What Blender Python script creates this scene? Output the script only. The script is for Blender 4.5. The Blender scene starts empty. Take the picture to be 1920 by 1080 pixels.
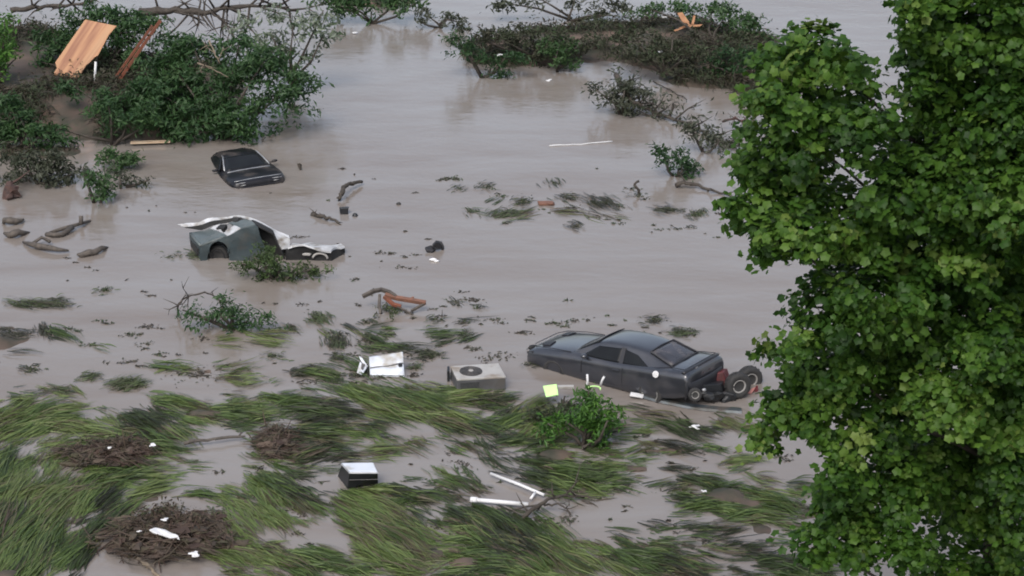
import bpy, bmesh, math
import numpy as np
from mathutils import Vector, Matrix, Euler
rng = np.random.default_rng(7)
R = math.radians
SC = bpy.context.scene
COL = SC.collection
# ------------------------------------------------------------------ camera, sky, sun, exposure
CAM_H, PITCH, FPX = 22.0, R(22.46), 3774.0
cam = bpy.data.objects.new('camera', bpy.data.cameras.new('camera'))
COL.objects.link(cam)
cam.location = (0, 0, CAM_H)
cam.rotation_euler = (R(90) - PITCH, 0, 0)
cam.data.sensor_width = 36.0
cam.data.lens = FPX / 1920 * 36.0
cam.data.clip_start, cam.data.clip_end = 0.5, 5000
SC.camera = cam
SUN_EL, SUN_AZ = R(52), R(200)          # azimuth measured clockwise from +Y
world = bpy.data.worlds.new('World'); SC.world = world
world.use_nodes = True
wn, wl = world.node_tree.nodes, world.node_tree.links
wn.clear()
sky = wn.new('ShaderNodeTexSky'); sky.sky_type = 'NISHITA'; sky.sun_disc = False
sky.sun_elevation = SUN_EL; sky.sun_rotation = SUN_AZ
sky.air_density = 1.0; sky.dust_density = 4.0; sky.ozone_density = 1.0
hs = wn.new('ShaderNodeHueSaturation'); hs.inputs['Saturation'].default_value = 0.62
bg = wn.new('ShaderNodeBackground'); bg.inputs['Strength'].default_value = 0.14
wo = wn.new('ShaderNodeOutputWorld')
wl.new(sky.outputs[0], hs.inputs['Color']); wl.new(hs.outputs[0], bg.inputs['Color']); wl.new(bg.outputs[0], wo.inputs[0])
sl = bpy.data.lights.new('sun', 'SUN'); sl.energy = 0.7; sl.angle = R(25); sl.color = (1.0, 0.97, 0.93)
so = bpy.data.objects.new('sun', sl); COL.objects.link(so)
sd = Vector((math.sin(SUN_AZ) * math.cos(SUN_EL), math.cos(SUN_AZ) * math.cos(SUN_EL), math.sin(SUN_EL)))
so.rotation_euler = (-sd).to_track_quat('-Z', 'Y').to_euler(); so.location = (0, 0, 60)
SC.view_settings.view_transform = 'Standard'; SC.view_settings.look = 'None'
SC.view_settings.exposure = 0.74; SC.view_settings.gamma = 1.0
SC.cycles.use_denoising = True; SC.cycles.filter_width = 1.9
SC.cycles.max_bounces = 6; SC.cycles.transparent_max_bounces = 4

# ------------------------------------------------------------------ where things stand
CP, SP = math.cos(PITCH), math.sin(PITCH)
def ray(px, py):
    px = np.asarray(px, float); py = np.asarray(py, float)
    dx = (px - 960) / FPX; u = (540 - py) / FPX
    return np.stack([dx + 0 * u, CP + u * SP + 0 * dx, -SP + u * CP + 0 * dx], -1)
def G(px, py, z=0.0):
    "the place at height z seen at that spot of the photograph"
    d = ray(px, py); t = (np.asarray(z) - CAM_H) / d[..., 2]
    return d * t[..., None] + np.array([0, 0, CAM_H])
def P(px, py, Y):
    "the place at depth Y seen at that spot of the photograph"
    d = ray(px, py); t = np.asarray(Y) / d[..., 1]
    return d * t[..., None] + np.array([0, 0, CAM_H])
def ppm(p):
    "photo pixels per metre at a place"
    return FPX / (p[1] * CP + (CAM_H - p[2]) * SP)

# ------------------------------------------------------------------ materials
def mat(name, c1, c2=None, scale=6.0, rough=0.6, metal=0.0, bump=0.0, coat=0.0, spec=0.5, c3=None, s3=1.2, stretch=None, lo=.35, hi=.65):
    m = bpy.data.materials.new(name); m.use_nodes = True
    n, l = m.node_tree.nodes, m.node_tree.links
    b = n['Principled BSDF']
    b.inputs['Roughness'].default_value = rough; b.inputs['Metallic'].default_value = metal
    b.inputs['Coat Weight'].default_value = coat; b.inputs['Specular IOR Level'].default_value = spec
    b.inputs['Coat Roughness'].default_value = 0.06
    tc = n.new('ShaderNodeTexCoord'); mp = n.new('ShaderNodeMapping'); l.new(tc.outputs['Object'], mp.inputs[0])
    if stretch: mp.inputs['Scale'].default_value = stretch
    def noise(s, d=6):
        t = n.new('ShaderNodeTexNoise'); t.inputs['Scale'].default_value = s; t.inputs['Detail'].default_value = d
        l.new(mp.outputs[0], t.inputs['Vector']); return t
    def ramp(src, a, c, lo, hi):
        r = n.new('ShaderNodeValToRGB'); e = r.color_ramp.elements
        e[0].position = lo; e[1].position = hi; e[0].color = (*a, 1); e[1].color = (*c, 1)
        l.new(src, r.inputs[0]); return r
    nz = noise(scale)
    if c2 is None: c2 = tuple(x * .8 for x in c1)
    r1 = ramp(nz.outputs['Fac'], c1, c2, lo, hi); out = r1.outputs[0]
    if c3:
        n3 = noise(s3, 8); f = ramp(n3.outputs['Fac'], (0, 0, 0), (1, 1, 1), .5, .68)
        mx = n.new('ShaderNodeMix'); mx.data_type = 'RGBA'
        l.new(f.outputs[0], mx.inputs[0]); l.new(out, mx.inputs[6]); mx.inputs[7].default_value = (*c3, 1); out = mx.outputs[2]
        rr = n.new('ShaderNodeMapRange'); rr.inputs[3].default_value = rough; rr.inputs[4].default_value = min(1, rough + .35)
        l.new(f.outputs[0], rr.inputs[0]); l.new(rr.outputs[0], b.inputs['Roughness'])
    l.new(out, b.inputs['Base Color'])
    if bump:
        bp = n.new('ShaderNodeBump'); bp.inputs['Strength'].default_value = bump; bp.inputs['Distance'].default_value = .05
        l.new(nz.outputs['Fac'], bp.inputs['Height']); l.new(bp.outputs[0], b.inputs['Normal'])
    return m
def leafmat(name, cols, rough=.5, trans=.3, spec=.4):
    "plants: each leaf or blade has its own tint"
    m = bpy.data.materials.new(name); m.use_nodes = True
    n, l = m.node_tree.nodes, m.node_tree.links
    b = n['Principled BSDF']; b.inputs['Roughness'].default_value = rough; b.inputs['Specular IOR Level'].default_value = spec
    a = n.new('ShaderNodeAttribute'); a.attribute_name = 'tint'
    r = n.new('ShaderNodeValToRGB'); e = r.color_ramp.elements
    for i, c in enumerate(cols):
        x = i / (len(cols) - 1)
        k = e[0] if i == 0 else (e[-1] if i == len(cols) - 1 else e.new(x))
        k.position = x; k.color = (*c, 1)
    l.new(a.outputs['Fac'], r.inputs[0]); l.new(r.outputs[0], b.inputs['Base Color'])
    t = n.new('ShaderNodeBsdfTranslucent'); l.new(r.outputs[0], t.inputs[0])
    mx = n.new('ShaderNodeMixShader'); mx.inputs[0].default_value = trans
    l.new(b.outputs[0], mx.inputs[1]); l.new(t.outputs[0], mx.inputs[2])
    l.new(mx.outputs[0], n['Material Output'].inputs[0])
    return m
M = {}
M['tree'] = leafmat('tree_leaf', [(.016, .044, .008), (.028, .074, .01), (.048, .108, .014), (.08, .155, .022), (.14, .2, .045)], .5, .38, .25)
M['bush'] = leafmat('bush_leaf', [(.015, .04, .013), (.022, .06, .017), (.034, .078, .023), (.052, .1, .032)], .55, .25)
M['palebush'] = leafmat('pale_leaf', [(.028, .06, .022), (.07, .1, .055), (.17, .2, .15), (.27, .3, .25)], .5, .25)
M['bright'] = leafmat('bright_leaf', [(.025, .07, .012), (.045, .12, .018), (.075, .18, .025), (.11, .22, .04)], .5, .35)
M['brown'] = leafmat('dead_brush', [(.022, .024, .014), (.035, .036, .02), (.034, .046, .022), (.03, .055, .018)], .7, .15)
M['drab'] = leafmat('drab_leaf', [(.022, .03, .016), (.035, .045, .024), (.05, .055, .036), (.09, .1, .075)], .6, .2)
M['grass'] = leafmat('river_grass', [(.024, .024, .014), (.03, .04, .016), (.042, .066, .02), (.06, .096, .026), (.09, .135, .036), (.13, .17, .055), (.085, .064, .045)], .5, .25)
M['weedgreen'] = leafmat('wreck_weed', [(.025, .035, .015), (.035, .06, .018), (.05, .085, .025), (.075, .12, .035)], .55, .25)
M['weed'] = leafmat('wet_weed', [(.035, .034, .024), (.05, .055, .03), (.055, .075, .03), (.075, .1, .04), (.06, .05, .038)], .5, .2)
M['bark'] = mat('wet_bark', (.035, .028, .022), (.06, .05, .04), 8, .8, bump=.5)
M['drift'] = mat('driftwood', (.09, .075, .062), (.05, .042, .036), 7, .75, bump=.5)
M['redbark'] = mat('red_bark', (.07, .035, .028), (.04, .025, .022), 6, .8, bump=.4)
M['twig'] = mat('pale_twig', (.2, .16, .11), (.12, .095, .07), 7, .75)
M['mud'] = mat('mud', (.075, .052, .04), (.03, .032, .02), 1.5, .75, bump=.7, c3=(.115, .08, .062), s3=.6)
M['ply'] = mat('plywood', (.22, .085, .04), (.38, .19, .09), 2.0, .6, stretch=(2.6, .16, 2.6), c3=(.44, .29, .18), s3=.8, lo=.4, hi=.56)
M['ply_edge'] = mat('plywood_edge', (.3, .17, .09), None, 4, .7)
M['cedar'] = mat('cedar', (.2, .06, .03), (.12, .05, .03), 4, .7)
M['lumber'] = mat('lumber', (.36, .18, .085), (.27, .12, .055), 5, .65)
M['lumber_dull'] = mat('dull_lumber', (.2, .09, .055), (.13, .065, .045), 5, .7)
M['straw'] = mat('pale_board', (.5, .4, .28), (.42, .3, .2), 4, .7)
M['white'] = mat('white_enamel', (.58, .61, .66), (.52, .56, .62), 3, .4, c3=(.34, .32, .29), s3=2.6)
M['dirtywhite'] = mat('dirty_white_paint', (.5, .51, .53), (.36, .365, .37), 3, .5, c3=(.17, .15, .125), s3=2.6)
M['whiteplastic'] = mat('white_plastic', (.66, .66, .67), (.58, .58, .58), 3, .4)
M['acwhite'] = mat('off_white_metal', (.37, .36, .345), (.31, .3, .285), 3, .5, c3=(.22, .19, .16), s3=2.4)
M['acside'] = mat('grimy_metal_and_shade', (.1, .1, .105), (.06, .06, .065), 3, .5, c3=(.075, .07, .065), s3=1.5)
M['coil'] = mat('condenser_coil', (.025, .027, .03), (.05, .05, .05), 20, .6)
M['grille'] = mat('dark_grille', (.06, .055, .055), (.09, .085, .085), 8, .55)
M['black'] = mat('black_plastic', (.008, .009, .011), (.014, .015, .017), 4, .45)
M['rubber'] = mat('tyre_rubber', (.018, .018, .019), (.03, .029, .028), 8, .8)
M['rim'] = mat('pale_rim', (.3, .29, .275), (.2, .19, .18), 5, .5)
M['glass'] = mat('dark_glass', (.01, .011, .013), (.014, .016, .018), 2, .15, spec=.15)
M['glassr'] = mat('dusty_glass', (.05, .05, .06), (.03, .03, .035), 2, .15, c3=(.09, .08, .08), s3=2.5)
M['paint'] = mat('charcoal_paint', (.028, .03, .038), (.034, .037, .046), 3, .34, metal=.35, coat=1.0, c3=(.055, .053, .058), s3=1.1)
M['paintd'] = mat('dark_trim', (.012, .012, .015), (.02, .02, .024), 4, .45)
M['blackpaint'] = mat('black_paint', (.006, .006, .008), (.01, .009, .012), 3, .35, coat=.12, spec=.3, c3=(.055, .046, .04), s3=1.6)
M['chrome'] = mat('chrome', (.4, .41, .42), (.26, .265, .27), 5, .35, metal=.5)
M['alloy'] = mat('muddy_alloy', (.2, .2, .19), (.12, .115, .105), 6, .5)
M['lamp'] = mat('lamp_lens', (.62, .62, .6), (.5, .5, .5), 6, .2)
M['tail'] = mat('tail_lens', (.05, .012, .015), (.03, .01, .012), 6, .25)
M['teal'] = mat('slate_green_paint', (.036, .052, .058), (.028, .04, .044), 3, .45, c3=(.06, .058, .05), s3=1.6)
M['teal_lit'] = mat('slate_green_paint_lit', (.09, .11, .112), (.07, .09, .09), 3, .4, c3=(.13, .14, .14), s3=2)  # same green lightened for upward panels, so the light is in the colour
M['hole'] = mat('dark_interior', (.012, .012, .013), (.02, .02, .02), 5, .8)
M['red'] = mat('red_paint', (.12, .01, .013), (.075, .008, .01), 4, .4, c3=(.05, .014, .014), s3=3)
M['pink'] = mat('faded_red', (.45, .2, .17), (.3, .1, .09), 5, .5)
M['lime'] = mat('lime_plastic', (.5, .8, .3), (.45, .74, .27), 3, .5)
M['steel'] = mat('pale_blue_steel', (.085, .1, .115), (.05, .06, .06), 3, .4, metal=.2, c3=(.07, .06, .05), s3=2)
M['leather'] = mat('dark_cloth', (.012, .012, .015), (.02, .02, .022), 5, .6)

# ------------------------------------------------------------------ mesh building
class MB:
    "collects pieces and links them as one mesh object"
    def __init__(s): s.V = []; s.F = []; s.T = []; s.n = 0
    def add(s, V, F, tint=0.5):
        V = np.asarray(V, float).reshape(-1, 3)
        s.V.append(V); t = np.broadcast_to(np.asarray(tint, float), (len(V),)); s.T.append(t)
        if isinstance(F, np.ndarray): s.F.append(F + s.n)
        else:
            by = {}
            for f in F: by.setdefault(len(f), []).append(f)
            for k, fs in by.items(): s.F.append(np.array(fs, int) + s.n)
        s.n += len(V); return s
    def box(s, c, size, rot=None, tint=.5):
        sx, sy, sz = [x / 2 for x in size]
        V = np.array([[x, y, z] for x in (-sx, sx) for y in (-sy, sy) for z in (-sz, sz)])
        if rot is not None: V = V @ np.array(Euler(rot).to_matrix()).T
        return s.add(V + np.asarray(c), [(0, 1, 3, 2), (4, 6, 7, 5), (0, 4, 5, 1), (2, 3, 7, 6), (0, 2, 6, 4), (1, 5, 7, 3)], tint)
    def tube(s, pts, r, seg=7, tint=.5, flat=1.0):
        pts = np.asarray(pts, float); n = len(pts); r = np.broadcast_to(np.asarray(r, float), (n,))
        T = np.gradient(pts, axis=0); T /= np.linalg.norm(T, axis=1)[:, None] + 1e-9
        ref = np.array([0, 0, 1.0]) if abs(T[0, 2]) < .9 else np.array([1.0, 0, 0])
        V = []
        for i in range(n):
            u = np.cross(T[i], ref); u /= np.linalg.norm(u) + 1e-9; w = np.cross(u, T[i])
            a = np.linspace(0, 2 * math.pi, seg, endpoint=False)
            V.append(pts[i] + r[i] * (np.cos(a)[:, None] * u + flat * np.sin(a)[:, None] * w))
        F = [(i * seg + j, i * seg + (j + 1) % seg, (i + 1) * seg + (j + 1) % seg, (i + 1) * seg + j) for i in range(n - 1) for j in range(seg)]
        F += [tuple(range(seg - 1, -1, -1)), tuple((n - 1) * seg + j for j in range(seg))]
        return s.add(np.concatenate(V), F, tint)
    def prism(s, top, bot, tint=.5):
        "a solid between two matching loops"
        top = np.asarray(top, float); bot = np.asarray(bot, float); n = len(top)
        F = [tuple(range(n)), tuple(range(2 * n - 1, n - 1, -1))] + [(i, i + n, (i + 1) % n + n, (i + 1) % n) for i in range(n)]
        return s.add(np.concatenate([top, bot]), F, tint)
    def sheet(s, pts, th=.03, tint=.5, nrm=None):
        "a plate of thickness th with that outline"
        pts = np.asarray(pts, float)
        if nrm is None:
            nrm = np.zeros(3); c = pts.mean(0)
            for i in range(len(pts)): nrm += np.cross(pts[i] - c, pts[(i + 1) % len(pts)] - c)
        nrm = np.asarray(nrm, float); nrm /= np.linalg.norm(nrm)
        return s.prism(pts + nrm * th / 2, pts - nrm * th / 2, tint)
    def lump(s, c, r, tint=.5, rough=.3, seed=None):
        bm = bmesh.new(); bmesh.ops.create_icosphere(bm, subdivisions=2, radius=1)
        V = np.array([v.co for v in bm.verts]); F = np.array([[v.index for v in f.verts] for f in bm.faces]); bm.free()
        ph = rng.uniform(0, 6, (4, 3)); k = 1 + sum(rough / 2 * np.sin(V @ rng.normal(0, 2.6, 3) + p[0]) for p in ph) / 2
        return s.add(V * k[:, None] * np.asarray(r) + np.asarray(c), F, tint)
    def build(s, name, m, parent=None, origin=(0, 0, 0), smooth=False):
        V = np.concatenate(s.V) - np.asarray(origin, float)
        me = bpy.data.meshes.new(name)
        me.vertices.add(len(V)); me.vertices.foreach_set('co', V.astype(np.float32).ravel())
        loops = np.concatenate([f.ravel() for f in s.F]); tot = np.concatenate([np.full(len(f), f.shape[1]) for f in s.F])
        me.loops.add(len(loops)); me.loops.foreach_set('vertex_index', loops.astype(np.int32))
        me.polygons.add(len(tot)); me.polygons.foreach_set('loop_start', (np.cumsum(tot) - tot).astype(np.int32))
        me.polygons.foreach_set('use_smooth', np.full(len(tot), bool(smooth)))
        me.update(calc_edges=True); me.validate()
        a = me.attributes.new('tint', 'FLOAT', 'POINT'); a.data.foreach_set('value', np.concatenate(s.T).astype(np.float32))
        me.materials.append(m)
        o = bpy.data.objects.new(name, me); COL.objects.link(o)
        if parent is not None: o.parent = parent
        else: o.location = origin
        return o
def tag(o, label, cat, group=None, kind=None):
    if label: o['label'] = label
    if cat: o['category'] = cat
    if group: o['group'] = group
    if kind: o['kind'] = kind
    return o
def thing(name, label, cat, loc, group=None, rot=None):
    o = bpy.data.objects.new(name, None); COL.objects.link(o); o.location = [float(x) for x in loc]
    o.empty_display_size = .3
    if rot is not None: o.rotation_euler = rot
    return tag(o, label, cat, group)
def bevel(o, w=.012, seg=2):
    b = o.modifiers.new('bevel', 'BEVEL'); b.width = w; b.segments = seg; b.limit_method = 'ANGLE'; return o
def unit(v): return v / (np.linalg.norm(v, axis=-1, keepdims=True) + 1e-9)

# ------------------------------------------------------------------ plants
LOBED = []
for i in range(10):
    a = math.pi / 2 + i * 2 * math.pi / 10
    rr = (.58, .41, .53, .4, .48, .26, .48, .4, .53, .41)[i]
    LOBED.append((rr * math.cos(a), rr * math.sin(a), -.25 * rr * rr))
LOBED = np.array(LOBED + [(0, -.02, .03)]); LOBED_F = np.array([(10, i, (i + 1) % 10) for i in range(10)])
DIAM = np.array([(0, -.5, 0), (.2, .0, .06), (0, .62, -.1), (-.2, .0, .06)]); DIAM_F = np.array([(0, 1, 2, 3)])
def leaves(mb, C, N, S, tint, tmpl=DIAM, F=DIAM_F):
    n = len(C); N = unit(N); t = unit(np.cross(N, rng.normal(size=(n, 3)))); b = np.cross(N, t)
    V = C[:, None] + S[:, None, None] * (tmpl[None, :, 0, None] * t[:, None] + tmpl[None, :, 1, None] * b[:, None] + tmpl[None, :, 2, None] * N[:, None])
    k = len(tmpl)
    mb.add(V.reshape(-1, 3), (F[None] + (np.arange(n) * k)[:, None, None]).reshape(-1, F.shape[1]), np.repeat(tint, k))
def blob_leaves(mb, c, rad, n, size, per=12, spread=.22, tmpl=DIAM, F=DIAM_F, fill=.45, lean=(0, 0, .55), tlo=0, thi=1, sprays=0):
    "twigs of leaves through a clump of crown, thickest towards its outside"
    k = max(1, int(n / per))
    d = unit(rng.normal(size=(k, 3))); rr = fill + (1.08 - fill) * rng.random(k) ** .6
    bump = 1 + .26 * np.sin(d @ rng.normal(0, 4, 3) + rng.uniform(0, 6))
    tc = np.asarray(c) + d * rr[:, None] * bump[:, None] * np.asarray(rad)
    if sprays:
        sd = unit(rng.normal(size=(sprays, 3)) + (0, 0, .25)); sl = rng.uniform(.7, 1.35, sprays); j = rng.integers(0, sprays, k)
        t = rng.uniform(.15, 1, k) ** .7; tc = np.asarray(c) + sd[j] * (t * sl[j])[:, None] * np.asarray(rad) + rng.normal(0, .05, (k, 3)); tc[:, 2] -= .35 * t ** 2 * np.asarray(rad)[2]
        d = unit(sd[j] + rng.normal(0, .4, (k, 3)))
    tt = np.clip(rng.normal((tlo + thi) / 2, (thi - tlo) * .22, k), 0, 1)
    i = np.repeat(np.arange(k), per)
    C = tc[i] + rng.normal(0, spread, (len(i), 3)) * np.array([1, 1, .6])
    N = np.asarray(lean) + .6 * d[i] + .55 * rng.normal(size=(len(i), 3))
    leaves(mb, C, N, size * rng.uniform(.45, 1.4, len(i)), np.clip(tt[i] + rng.normal(0, .12, len(i)), 0, 1), tmpl, F)
def blades(mb, base, tip, w, lift, tint, seg=4):
    "ribbons of grass from base to tip, arched by lift"
    n = len(base); t = np.linspace(0, 1, seg + 1)
    side = np.cross(tip - base, np.array([0, 0, 1.0])); side = unit(side)
    sway = rng.normal(0, .06, n) * np.linalg.norm(tip - base, axis=1)
    c = base[:, None] + (tip - base)[:, None] * t[None, :, None]
    c = c + side[:, None] * (sway[:, None] * np.sin(t * math.pi)[None])[..., None]
    c[..., 2] += lift[:, None] * np.sin(t * math.pi * .85 + .12)[None]
    tilt = unit(side + np.array([0, 0, 1.0]) * rng.normal(0, .5, n)[:, None])
    ww = w[:, None] * np.array([.6, 1, .9, .6, .12])[None, :seg + 1]
    V = np.stack([c - tilt[:, None] * ww[..., None], c + tilt[:, None] * ww[..., None]], 2).reshape(n, -1, 3)
    f = np.array([(2 * i, 2 * i + 1, 2 * i + 3, 2 * i + 2) for i in range(seg)])
    k = 2 * (seg + 1)
    mb.add(V.reshape(-1, 3), (f[None] + (np.arange(n) * k)[:, None, None]).reshape(-1, 4), np.repeat(tint, k))
def grass_patch(mb, cx, cy, rx, ry, ang, dens=1.0, L=75, tone=.5, z0=.02, lift=.07, w=.0125, per=22, thin=.6):
    "locks of grass combed one way by the current"
    k = max(2, int(math.pi * rx * ry / 150 * dens))
    a = rng.uniform(0, 2 * math.pi, k); r = np.sqrt(rng.random(k))
    lx = cx + rx * r * np.cos(a); ly = cy + ry * r * np.sin(a)
    w0 = G(lx, ly, 0); ca, sa = math.cos(R(-ang) * 1.6), math.sin(R(-ang) * 1.6)
    fu = w0[:, 0] * ca + w0[:, 1] * sa; fv = -w0[:, 0] * sa + w0[:, 1] * ca
    ok = sum(np.sin(fu * a1 + fv * b1 + p1) * h1 for a1, b1, p1, h1 in FLOW) > thin
    lx, ly = lx[ok], ly[ok]; k = len(lx)
    if not k: return
    la = np.radians(ang + rng.normal(0, 9, k) + 14 * np.sin(w0[ok][:, 0] * .9 + w0[ok][:, 1] * .5)); lt = np.clip(tone + rng.normal(0, .22, k), 0, .85)
    tn = sum(np.sin(w0[ok][:, 0] * b1 * .45 + w0[ok][:, 1] * a1 * 1.1 + p1 * 2) * h1 for a1, b1, p1, h1 in FLOW) * .17
    lt = np.clip(lt + np.clip(tn, -.35, .4), 0, .85); lt = np.where(rng.random(k) < .13, .97, lt)
    ll = L * rng.uniform(.3, 1.15, k)
    i = np.repeat(np.arange(k), per); n = len(i)
    ax = lx[i] - .5 * ll[i] * np.cos(la[i]) + rng.normal(0, 9, n); ay = ly[i] - .5 * ll[i] * np.sin(la[i]) + rng.normal(0, 3.8, n)
    q = ll[i] * rng.uniform(.6, 1.1, n); aa = la[i] + rng.normal(0, .07, n)
    B = G(ax, ay, z0); T = G(ax + q * np.cos(aa), ay + q * np.sin(aa), z0)
    T[:, 2] += rng.uniform(-.02, .03, n)
    blades(mb, B, T, w * rng.uniform(.6, 1.5, n), lift * rng.uniform(.2, 1.2, n) * np.clip(q / 60, .3, 1.5), np.clip(lt[i] + rng.normal(0, .07, n), 0, 1))

# ------------------------------------------------------------------ water and mud
def water_mat():
    m = bpy.data.materials.new('flood_water'); m.use_nodes = True
    n, l = m.node_tree.nodes, m.node_tree.links; b = n['Principled BSDF']
    tc = n.new('ShaderNodeTexCoord')
    def nz(scale, sx, sy, det=5):
        mp = n.new('ShaderNodeMapping'); mp.inputs['Scale'].default_value = (sx, sy, 1); l.new(tc.outputs['Object'], mp.inputs[0])
        t = n.new('ShaderNodeTexNoise'); t.inputs['Scale'].default_value = scale; t.inputs['Detail'].default_value = det
        l.new(mp.outputs[0], t.inputs[0]); return t
    c = nz(.09, 1, 1, 4); r = n.new('ShaderNodeValToRGB'); e = r.color_ramp.elements
    e[0].position, e[1].position = .3, .62
    e[0].color = (.165, .132, .108, 1); e[1].color = (.215, .196, .18, 1)
    c2 = nz(.5, .22, 1, 6); c2.inputs['Distortion'].default_value = 1.2
    ad = n.new('ShaderNodeMath'); ad.operation = 'MULTIPLY_ADD'; ad.inputs[1].default_value = .55; l.new(c2.outputs['Fac'], ad.inputs[0])
    m5 = n.new('ShaderNodeMath'); m5.operation = 'MULTIPLY'; m5.inputs[1].default_value = .5; l.new(c.outputs['Fac'], m5.inputs[0]); l.new(m5.outputs[0], ad.inputs[2])
    l.new(ad.outputs[0], r.inputs[0]); l.new(r.outputs[0], b.inputs['Base Color'])
    b.inputs['Roughness'].default_value = .1; b.inputs['IOR'].default_value = 1.62
    w1 = nz(.55, 1, 1.6, 4); w2 = nz(2.6, 1, 1.8, 5)
    b1 = n.new('ShaderNodeBump'); b1.inputs['Strength'].default_value = .16; b1.inputs['Distance'].default_value = .22
    b2 = n.new('ShaderNodeBump'); b2.inputs['Strength'].default_value = .2; b2.inputs['Distance'].default_value = .05
    l.new(w1.outputs['Fac'], b1.inputs['Height']); l.new(w2.outputs['Fac'], b2.inputs['Height'])
    l.new(b1.outputs[0], b2.inputs['Normal']); l.new(b2.outputs[0], b.inputs['Normal'])
    return m
mb = MB(); mb.add([(-1500, -200, 0), (1500, -200, 0), (1500, 2500, 0), (-1500, 2500, 0)], [(0, 1, 2, 3)])
tag(mb.build('water', water_mat()), 'brown flood water covering the whole valley floor', 'water', kind='structure')

# flattened grass: centre, radii (photo pixels), lie of the strands, density, tone
GR = [(60, 790, 95, 38, -8, 1, .55), (10, 835, 60, 35, -15, 1, .6), (250, 800, 130, 28, 14, 1, .4), (400, 772, 110, 28, 10, 1, .5), (230, 838, 110, 30, -4, .8, .45),
      (160, 895, 150, 38, -14, 1, .55), (110, 960, 140, 42, -30, 1.1, .5), (40, 1000, 70, 75, -58, 1.1, .45), (50, 900, 75, 45, -40, .9, .4), (20, 1060, 50, 40, -50, 1, .5),
      (230, 925, 110, 32, -18, 1, .5), (370, 862, 40, 20, -12, .7, .45), (425, 925, 60, 14, 8, .5, .4), (450, 1030, 65, 22, 16, 1, .45), (530, 1056, 110, 28, 6, 1.1, .55),
      (440, 1000, 40, 20, 26, .9, .4), (90, 748, 65, 20, 10, .6, .45), (120, 1045, 55, 25, -30, .5, .5),
      (545, 790, 90, 35, 12, 1, .45), (625, 758, 105, 24, 10, 1, .5), (705, 768, 115, 32, 8, 1.1, .45), (765, 745, 75, 22, 10, 1.1, .5), (850, 760, 90, 24, 2, 1, .4), (905, 748, 60, 12, -5, 1, .55),
      (560, 850, 85, 38, 12, 1.1, .45), (640, 830, 115, 28, 5, .9, .5), (725, 842, 65, 20, 14, .8, .5), (530, 950, 75, 36, 30, 1.1, .5), (495, 900, 35, 40, 40, .8, .3), (625, 1055, 90, 24, 10, 1, .4),
      (690, 970, 40, 42, 42, 1.1, .4), (745, 1000, 70, 55, 42, 1.1, .45), (795, 1045, 60, 35, 30, 1, .45), (800, 912, 80, 26, 14, 1, .45), (880, 918, 50, 14, 6, .9, .5), (850, 822, 60, 22, 6, .8, .4),
      (900, 800, 60, 16, 10, .8, .45), (905, 990, 60, 30, 28, 1, .45), (960, 1020, 90, 52, 22, 1.1, .42), (890, 1064, 110, 30, 10, 1.1, .45), (1030, 1054, 110, 38, 16, 1.1, .48),
      (1000, 800, 65, 40, -8, 1, .42), (1050, 850, 110, 48, 18, 1.1, .45), (1100, 892, 85, 32, 15, 1, .48), (1185, 882, 75, 24, 10, .9, .5), (1235, 845, 100, 11, 2, 1.1, .6), (1080, 915, 55, 20, 16, .9, .55),
      (1255, 1020, 80, 28, 16, 1, .5), (1325, 1052, 105, 34, 18, 1.1, .5), (1200, 1045, 75, 34, 12, 1, .42), (1350, 930, 75, 32, 14, .8, .5), (1400, 962, 90, 40, 10, .8, .48), (1455, 912, 60, 18, -5, .8, .5),
      (1435, 1000, 65, 22, 6, .8, .4), (1290, 910, 40, 12, 20, .6, .5), (1385, 868, 42, 7, -18, .7, .5), (405, 695, 55, 11, 8, .9, .5), (468, 712, 45, 10, 16, .8, .4), (345, 693, 25, 8, 5, .6, .4),
      (1520, 960, 60, 30, 5, .8, .5), (1500, 1060, 60, 25, 15, .8, .5), (620, 650, 70, 40, 20, .12, .3), (480, 640, 60, 14, 5, .3, .5), (700, 640, 90, 30, 10, .12, .4), (870, 620, 70, 30, 8, .1, .4), (1060, 385, 170, 20, 6, .13, .55), (100, 650, 80, 30, 0, .1, .4), (560, 505, 60, 18, 10, .2, .5), (640, 705, 80, 14, 6, .25, .45), (1330, 800, 120, 22, 4, .28, .45), (1180, 790, 90, 24, 6, .3, .4)]
FLOW = [(rng.normal(0, .5 + .12 * j), rng.normal(0, 1.6 + .45 * j), rng.uniform(0, 6), 1 / (1 + .1 * j)) for j in range(14)]
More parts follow.
